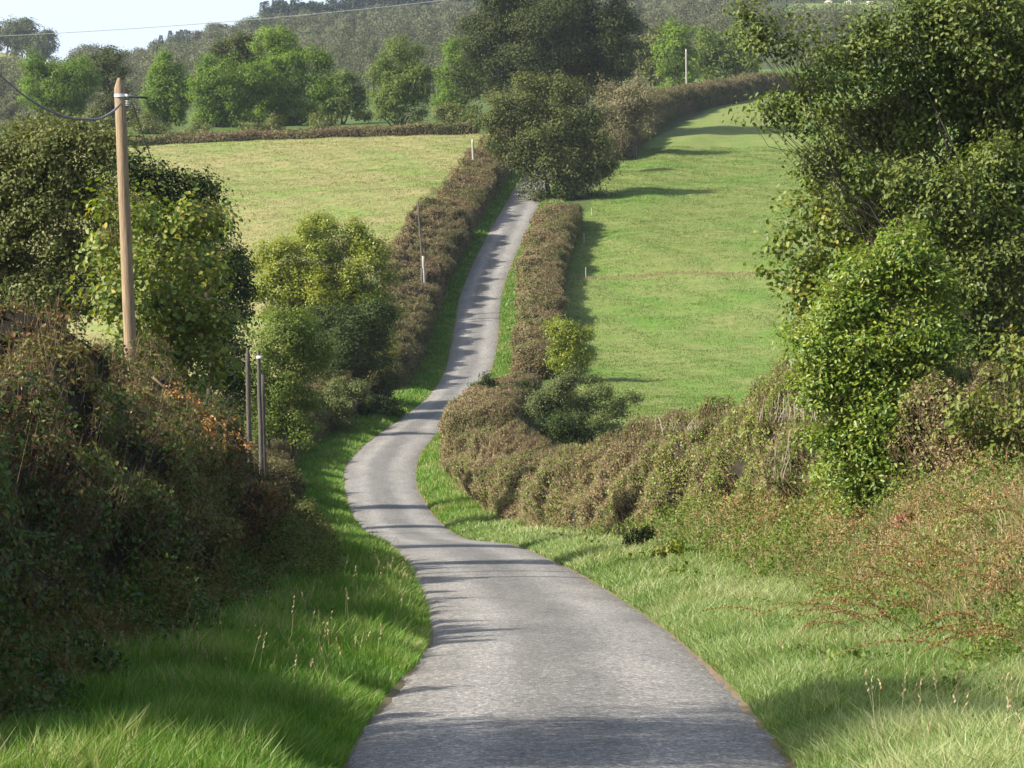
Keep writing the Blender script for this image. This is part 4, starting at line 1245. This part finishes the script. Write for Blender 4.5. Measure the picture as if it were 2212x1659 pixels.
a, b = P(903, 436, D_), P(921, 715, D_); b[2] = Gp(b[0], b[1]) - .3
pole('utility_pole', 'thin leaning grey pole in front of the left lane hedge', 'utility pole', a, b, .10, .07, 'oldpole')
a, b = P(914, 553, D_ - 2), P(923, 715, D_ - 2); b[2] = Gp(b[0], b[1]) - .3
pole('wooden_post', 'taller pale prop post at the foot of the thin leaning pole', 'post', a, b, .10, .09, 'palepole')
a, b = P(911, 580, D_ - 3), P(917, 715, D_ - 3); b[2] = Gp(b[0], b[1]) - .3
pole('wooden_post', 'shorter grey prop post left of the taller one by the lane', 'post', a, b, .08, .08, 'oldpole')
wire('guy_wire', 'thin stay wire slanting left from the prop posts to the hedge top', [P(914, 592, D_ - 2), P(888, 640, D_ - 1)], .02, 'greywire', 0, 4)
a, b = P(1021, 300, 297), P(1024, 400, 297); b[2] = Gp(b[0], b[1]) - .3
pole('utility_pole', 'pale grey pole behind the left hedge near the lane oak', 'utility pole', a, b, .15, .12, 'palepole')
a, b = P(1482, 106, 428), P(1484, 200, 428); b[2] = Gp(b[0], b[1]) - .3
pole('utility_pole', 'grey pole standing between the two trees upper right', 'utility pole', a, b, .16, .12, 'palepole')
for u, v0, v1, D, lb in ((1374, 300, 322, 322, 'thin white fence stake below the upper right hedge'), (1262, 534, 556, 256, 'upper thin stake on the field side of the lane hedge'),
                         (1266, 602, 626, 240, 'lower white stake at the field foot of the lane hedge'), (1506, 232, 252, 394, 'tiny far stake at the top field hedge'),
                         (1278, 462, 478, 272, 'thin stake at the corner near the lane oak')):
    x = X(u, D); g = Gp(x, D)
    h = (v1 - v0) / F * D
    pole('fence_stake', lb, 'fence stake', (x - .03, D, g + h), (x, D, g - .1), .03, .025, 'whitepaint', 'white electric fence stakes')
# small iron gate frame beside the verge
gx, gy = float(xLf(172)) - 2.5, 172.0
gr = empty('field_gate', (gx, gy, Gp(gx, gy)))
mb = MB()
for dx, h in ((0, 1.1), (.55, 1.35)): tube(mb, [(dx, 0, -.2), (dx, 0, h)], .05, 8)
mb.build('gate_post', M['rustiron'], gr)
mb = MB()
for z in (.35, .7, 1.05): tube(mb, wob((0, 0, z), (.55, .1, z + .12), 5, .1), .03, 6)
mb.build('rail', M['rustiron'], gr)
tag(gr, 'small dark gate frame beside the left verge under the trees', 'gate')


# cows
def cow(u, D, face, label):
    x = X(u, D); z = Gp(x, D)
    root = empty('cow', (x, D, z))
    V = [(-.75, 0, 1.15), (-.3, 0, 1.12), (.2, 0, 1.08), (.65, 0, 1.15), (1.0, 0, 1.05), (1.25, 0, .75), (1.5, 0, .55)]
    E = [(i, i + 1) for i in range(6)]
    rad = [.33, .38, .40, .34, .22, .17, .10]
    for bx, s in ((-.75, -1), (-.75, 1), (.6, -1), (.6, 1)):
        a = 0 if bx < 0 else 3
        k = len(V)
        V += [(bx, .22 * s, .72), (bx + (.06 if bx > 0 else -.08), .23 * s, .38), (bx, .23 * s, .03)]
        E += [(a, k), (k, k + 1), (k + 1, k + 2)]
        rad += [.14, .075, .065]
    k = len(V)
    V += [(-1.08, 0, 1.1), (-1.15, 0, .6)]; E += [(0, k), (k, k + 1)]; rad += [.06, .03]
    me = bpy.data.meshes.new('body')
    me.from_pydata([(face * a, b, c) for a, b, c in V], E, [])
    o = bpy.data.objects.new('body', me); COL.objects.link(o)
    m = o.modifiers.new('skin', 'SKIN')
    if not me.skin_vertices:
        bpy.context.view_layer.objects.active = o
        o.select_set(True)
        try: bpy.ops.mesh.customdata_skin_add()
        except Exception as e: print('skin', e)
    for i, r in enumerate(rad): me.skin_vertices[0].data[i].radius = (r, r)
    me.skin_vertices[0].data[0].use_root = True
    s_ = o.modifiers.new('sub', 'SUBSURF'); s_.levels = 1; s_.render_levels = 1
    me.materials.append(M['cow'])
    o.parent = root
    tag(root, label, 'cow', 'white cows on the far hill field')


cow(1786, 1000, -1, 'white cow on the far hill field, leftmost of the herd')
cow(1828, 1000, -1, 'white cow on the far hill field, second from the left')
cow(1874, 1005, 1, 'white cow partly behind oak leaves, rightmost of the herd')

# dead branch with orange leaves on the left bank
br = empty('dead_branch', P(400, 850, 47))
mb = MB(); lf = MB()
a, b = P(330, 815, 47), P(530, 948, 47)
pts = wob(a, b, 12, .25); tube(mb, pts, np.linspace(.02, .006, 12), 6)
for k in range(26):
    t = R.randint(1, 12); s_ = pts[t]
    e = s_ + A([R.uniform(-.05, .28), R.uniform(-.2, .2), R.uniform(-.30, .14)])
    q_ = wob(s_, e, 5, .4); tube(mb, q_, np.linspace(.006, .003, 5), 5)
    n = 14
    c = q_[R.randint(1, 5, n)] + R.normal(size=(n, 3)) * .035
    add_leaves(lf, c, rdir(n) + A([0, 0, -.8]), rdir(n), .06, .035, R.uniform(0, 1, n))
O_ = A(br.location)
M['dead_leaf'] = leafmat('dead_leaf', [(.22, .09, .03), (.38, .19, .06), (.48, .30, .12)], .7, .2, .1)
mb.build('stem', M['twig'], br, origin=O_); lf.build('leaves', M['dead_leaf'], br, origin=O_)
tag(br, 'fallen branch of orange brown dead leaves on the left bank', 'branch')


# dock plants with rusty seed spikes
def dock(u, D, du, dv, label, nsp=5, spread=.5, L=.9):
    x = X(u, D); z = Gp(x, D)
    O = A([x, D, z])
    root = empty('dock_plant', O)
    lv = MB(); sd = MB()
    for k in range(nsp):
        st = MB()
        O1 = O + A([R.normal() * .35, R.normal() * .5, 0]); O1[2] = Gp(O1[0], O1[1])
        tip = O1 + A([du / F * D * R.uniform(.35, 1.15) + R.normal() * .15, R.normal() * spread * .5, L * (R.uniform(.1, 1.1) * dv + R.uniform(0, .15))])
        ctrl = O1 + (tip - O1) * R.uniform(.2, .5) + A([0, R.normal() * .1, L * R.uniform(.3, .75)])
        t = np.linspace(0, 1, 26)[:, None]
        pts = O1 * (1 - t) ** 2 + 2 * ctrl * t * (1 - t) + tip * t ** 2
        tube(st, pts, np.linspace(.006, .0025, 26), 5)
        ns = 300
        tt = R.uniform(.38, 1, ns)
        i = (tt * 25).astype(int)
        wh = .022 * (1.15 - tt) + .008
        c = pts[i] + rdir(ns) * wh[:, None]
        add_leaves(sd, c, rdir(ns), rdir(ns), .017, .012, R.uniform(0, 1, ns))
        st.build('stem', M['rust'], root, origin=O)
    n = 10
    dd_ = rdir(n) * A([1, 1, .3]) + A([0, 0, .5])
    add_leaves(lv, np.repeat(O[None], n, 0) + A([0, 0, .03]), dd_, rdir(n) * .3 + A([0, 0, 1]), .22, .06, R.uniform(0, .6, n), shape=6)
    sd.build('foliage', M['rust'], root, origin=O); lv.build('leaves', M['bramble'], root, origin=O)
    tag(root, label, 'weed', 'rusty dock weeds on the right bank')


for (u, D, du, dv, lb, n_, L_) in [
        (2000, 33, -330, .35, 'rusty dock weed arching left over the pale verge, middle right', 9, 1.0),
        (2080, 34, -300, .7, 'rusty dock weed tangle standing behind the arching ones', 9, 1.0),
        (2230, 27, -380, .25, 'rusty dock weed hanging low at the right edge, lower spikes', 5, .9),
        (2280, 30, -300, .5, 'rusty dock weed at the right edge, above the lowest spikes', 8, 1.0),
        (2180, 36, -250, .8, 'upright rusty dock weed near the sapling at the right edge', 9, 1.0),
        (1880, 38, -250, .5, 'far small dock weed beside the reddish leaves', 6, .8)]:
    dock(u, D, du, dv, lb, n_, .5, L_)

# a tree out of frame on the left whose shade crosses the foreground
plant('roadside_ash', 'tree just outside the left edge that shades the near tarmac', 'tree', (0, 18.2, -11.5), [(-3300, -300, 900, 800), (-3100, -1100, 900, 800), (-3400, -1900, 900, 800)],
      'mid', (.13, .09), .8, lpc=16, crad=.4, trunk=.2, depth=1.0)

# small plants of the right verge
plant('thistle', 'dark upright thistle at the right verge edge', 'weed', (1385, 66), [(1375, 1160, 16, 14), (1392, 1150, 12, 22), (1362, 1172, 14, 8)], 'dark_bush', (.09, .03), .8, lpc=12, crad=.08, trunk=.015, sub=6, twigs=.4)
plant('leafy_weed', 'small lime green leafy weed beside the dark thistle', 'weed', (1440, 60), [(1435, 1190, 26, 12), (1455, 1182, 18, 12)], 'hornbeam', (.07, .05), .9, lpc=12, crad=.08, trunk=.012, sub=6, twigs=.2, bias=.2)
M['red'] = leafmat('red_leaf', [(.20, .07, .05), (.30, .11, .07), (.24, .15, .07)], .5, .25)
plant('red_weed', 'low reddish leafed weed under the yellow green shrub', 'weed', (1960, 44), [(1955, 1118, 24, 9), (1985, 1126, 16, 7)], 'red', (.05, .03), .9, lpc=12, crad=.06, trunk=.01, sub=6, twigs=.2)
plant('scrub_weed', 'tall dull weed clump on the left verge beyond the bank', 'weed', (640, 84), [(640, 1100, 40, 40), (600, 1130, 40, 40), (670, 1130, 30, 25)], 'brush', (.07, .03), .6, lpc=14, crad=.12, trunk=.02, nstem=4, sub=8, twigs=.8)

# cut pale stubs standing in the right hedge top
def stubs(u, D, v0, v1, du, n, label):
    x = X(u, D); O = A([x, D, Gp(x, D)])
    root = empty('cut_stems', O)
    for k in range(n):
        mb = MB()
        uu = u + R.normal() * du
        Dk = D + R.normal() * .5
        a = A([X(uu, Dk) + R.normal() * .06, Dk + R.normal() * .1, P(uu, v1, Dk)[2] - .1])
        b = P(uu + R.normal() * 7, v0 + R.uniform() * (v1 - v0) * .8, Dk)
        tube(mb, wob(a, b, 5, .15), np.linspace(.013, .008, 5) * R.uniform(.5, 1.2), 5, r=R.uniform(0, .8))
        mb.build('stem', M['pale_twig'], root, origin=O)
    tag(root, label, 'cut stems')


stubs(1690, 57, 845, 900, 24, 26, 'pale cut stems sticking up from the hedge left of the bright shrub')
stubs(1690, 56, 930, 1030, 10, 8, 'pale bare stems lower in the hedge left of the bright shrub')
stubs(1475, 70, 900, 922, 26, 18, 'short pale cut stems on the hedge top below the field')
stubs(1750, 55, 870, 900, 14, 8, 'few pale cut stems half behind the bright shrub')

# tall seeding grasses
def stalks(name, label, sx, y0, y1, d0, d1, n, h):
    n = int(n * .45)
    y = y0 + (y1 - y0) * R.uniform(0, 1, n) ** 1.7
    d = R.uniform(d0, d1, n)
    x = xLf(y) - d if sx < 0 else xRf(y) + d
    a = np.stack([x, y, G(x, y)], 1)
    hh = h * R.uniform(.6, 1.3, n)
    ln = R.normal(size=(n, 2)) * .22 * hh[:, None]
    b = a + np.concatenate([ln, hh[:, None]], 1)
    mb = MB()
    sticks(mb, a, b, .0022, R.uniform(.3, 1, n))
    k = 7
    for i in range(k):
        f = 1 - i * .035
        c = a + (b - a) * f
        add_leaves(mb, c, unit(b - a) + rdir(n) * .5, rdir(n), .035, .012, R.uniform(.2, 1, n))
    tag(mb.build(name, M['dry']), label, 'grass', kind='stuff')


stalks('seeding_grass', 'pale seeding grass stalks leaning over the left verge', -1, 25, 75, .1, 4.5, 700, .5)
stalks('seeding_grass', 'seeding grass stalks on the right verge and bank', 1, 18, 80, .4, 6.5, 1100, .6)
stalks('seeding_grass', 'fine grass stalks low on both banks, left bank top', -1, 20, 90, 3.5, 7.5, 900, 2.6)

# ------------------------------------------------------------------ air
hz = MB()
x0, x1, y0, y1, z0, z1 = -1900, 1900, -62, 2620, -40, 150
hv = A([[x, y, z] for x in (x0, x1) for y in (y0, y1) for z in (z0, z1)], float)
hz.add(hv, [[0, 1, 3, 2], [4, 6, 7, 5], [0, 4, 5, 1], [2, 3, 7, 6], [0, 2, 6, 4], [1, 5, 7, 3]])
hm = bpy.data.materials.new('haze'); hm.use_nodes = True
ht = hm.node_tree; ht.nodes.remove(ht.nodes['Principled BSDF'])
pv = ht.nodes.new('ShaderNodeVolumePrincipled')
pv.inputs['Color'].default_value = (.80, .88, 1.0, 1)
pv.inputs['Density'].default_value = .00009
pv.inputs['Anisotropy'].default_value = .2
ht.links.new(pv.outputs[0], ht.nodes['Material Output'].inputs['Volume'])
ho = hz.build('haze', hm)
tag(ho, 'thin bluish haze filling the valley air', 'haze', kind='stuff')
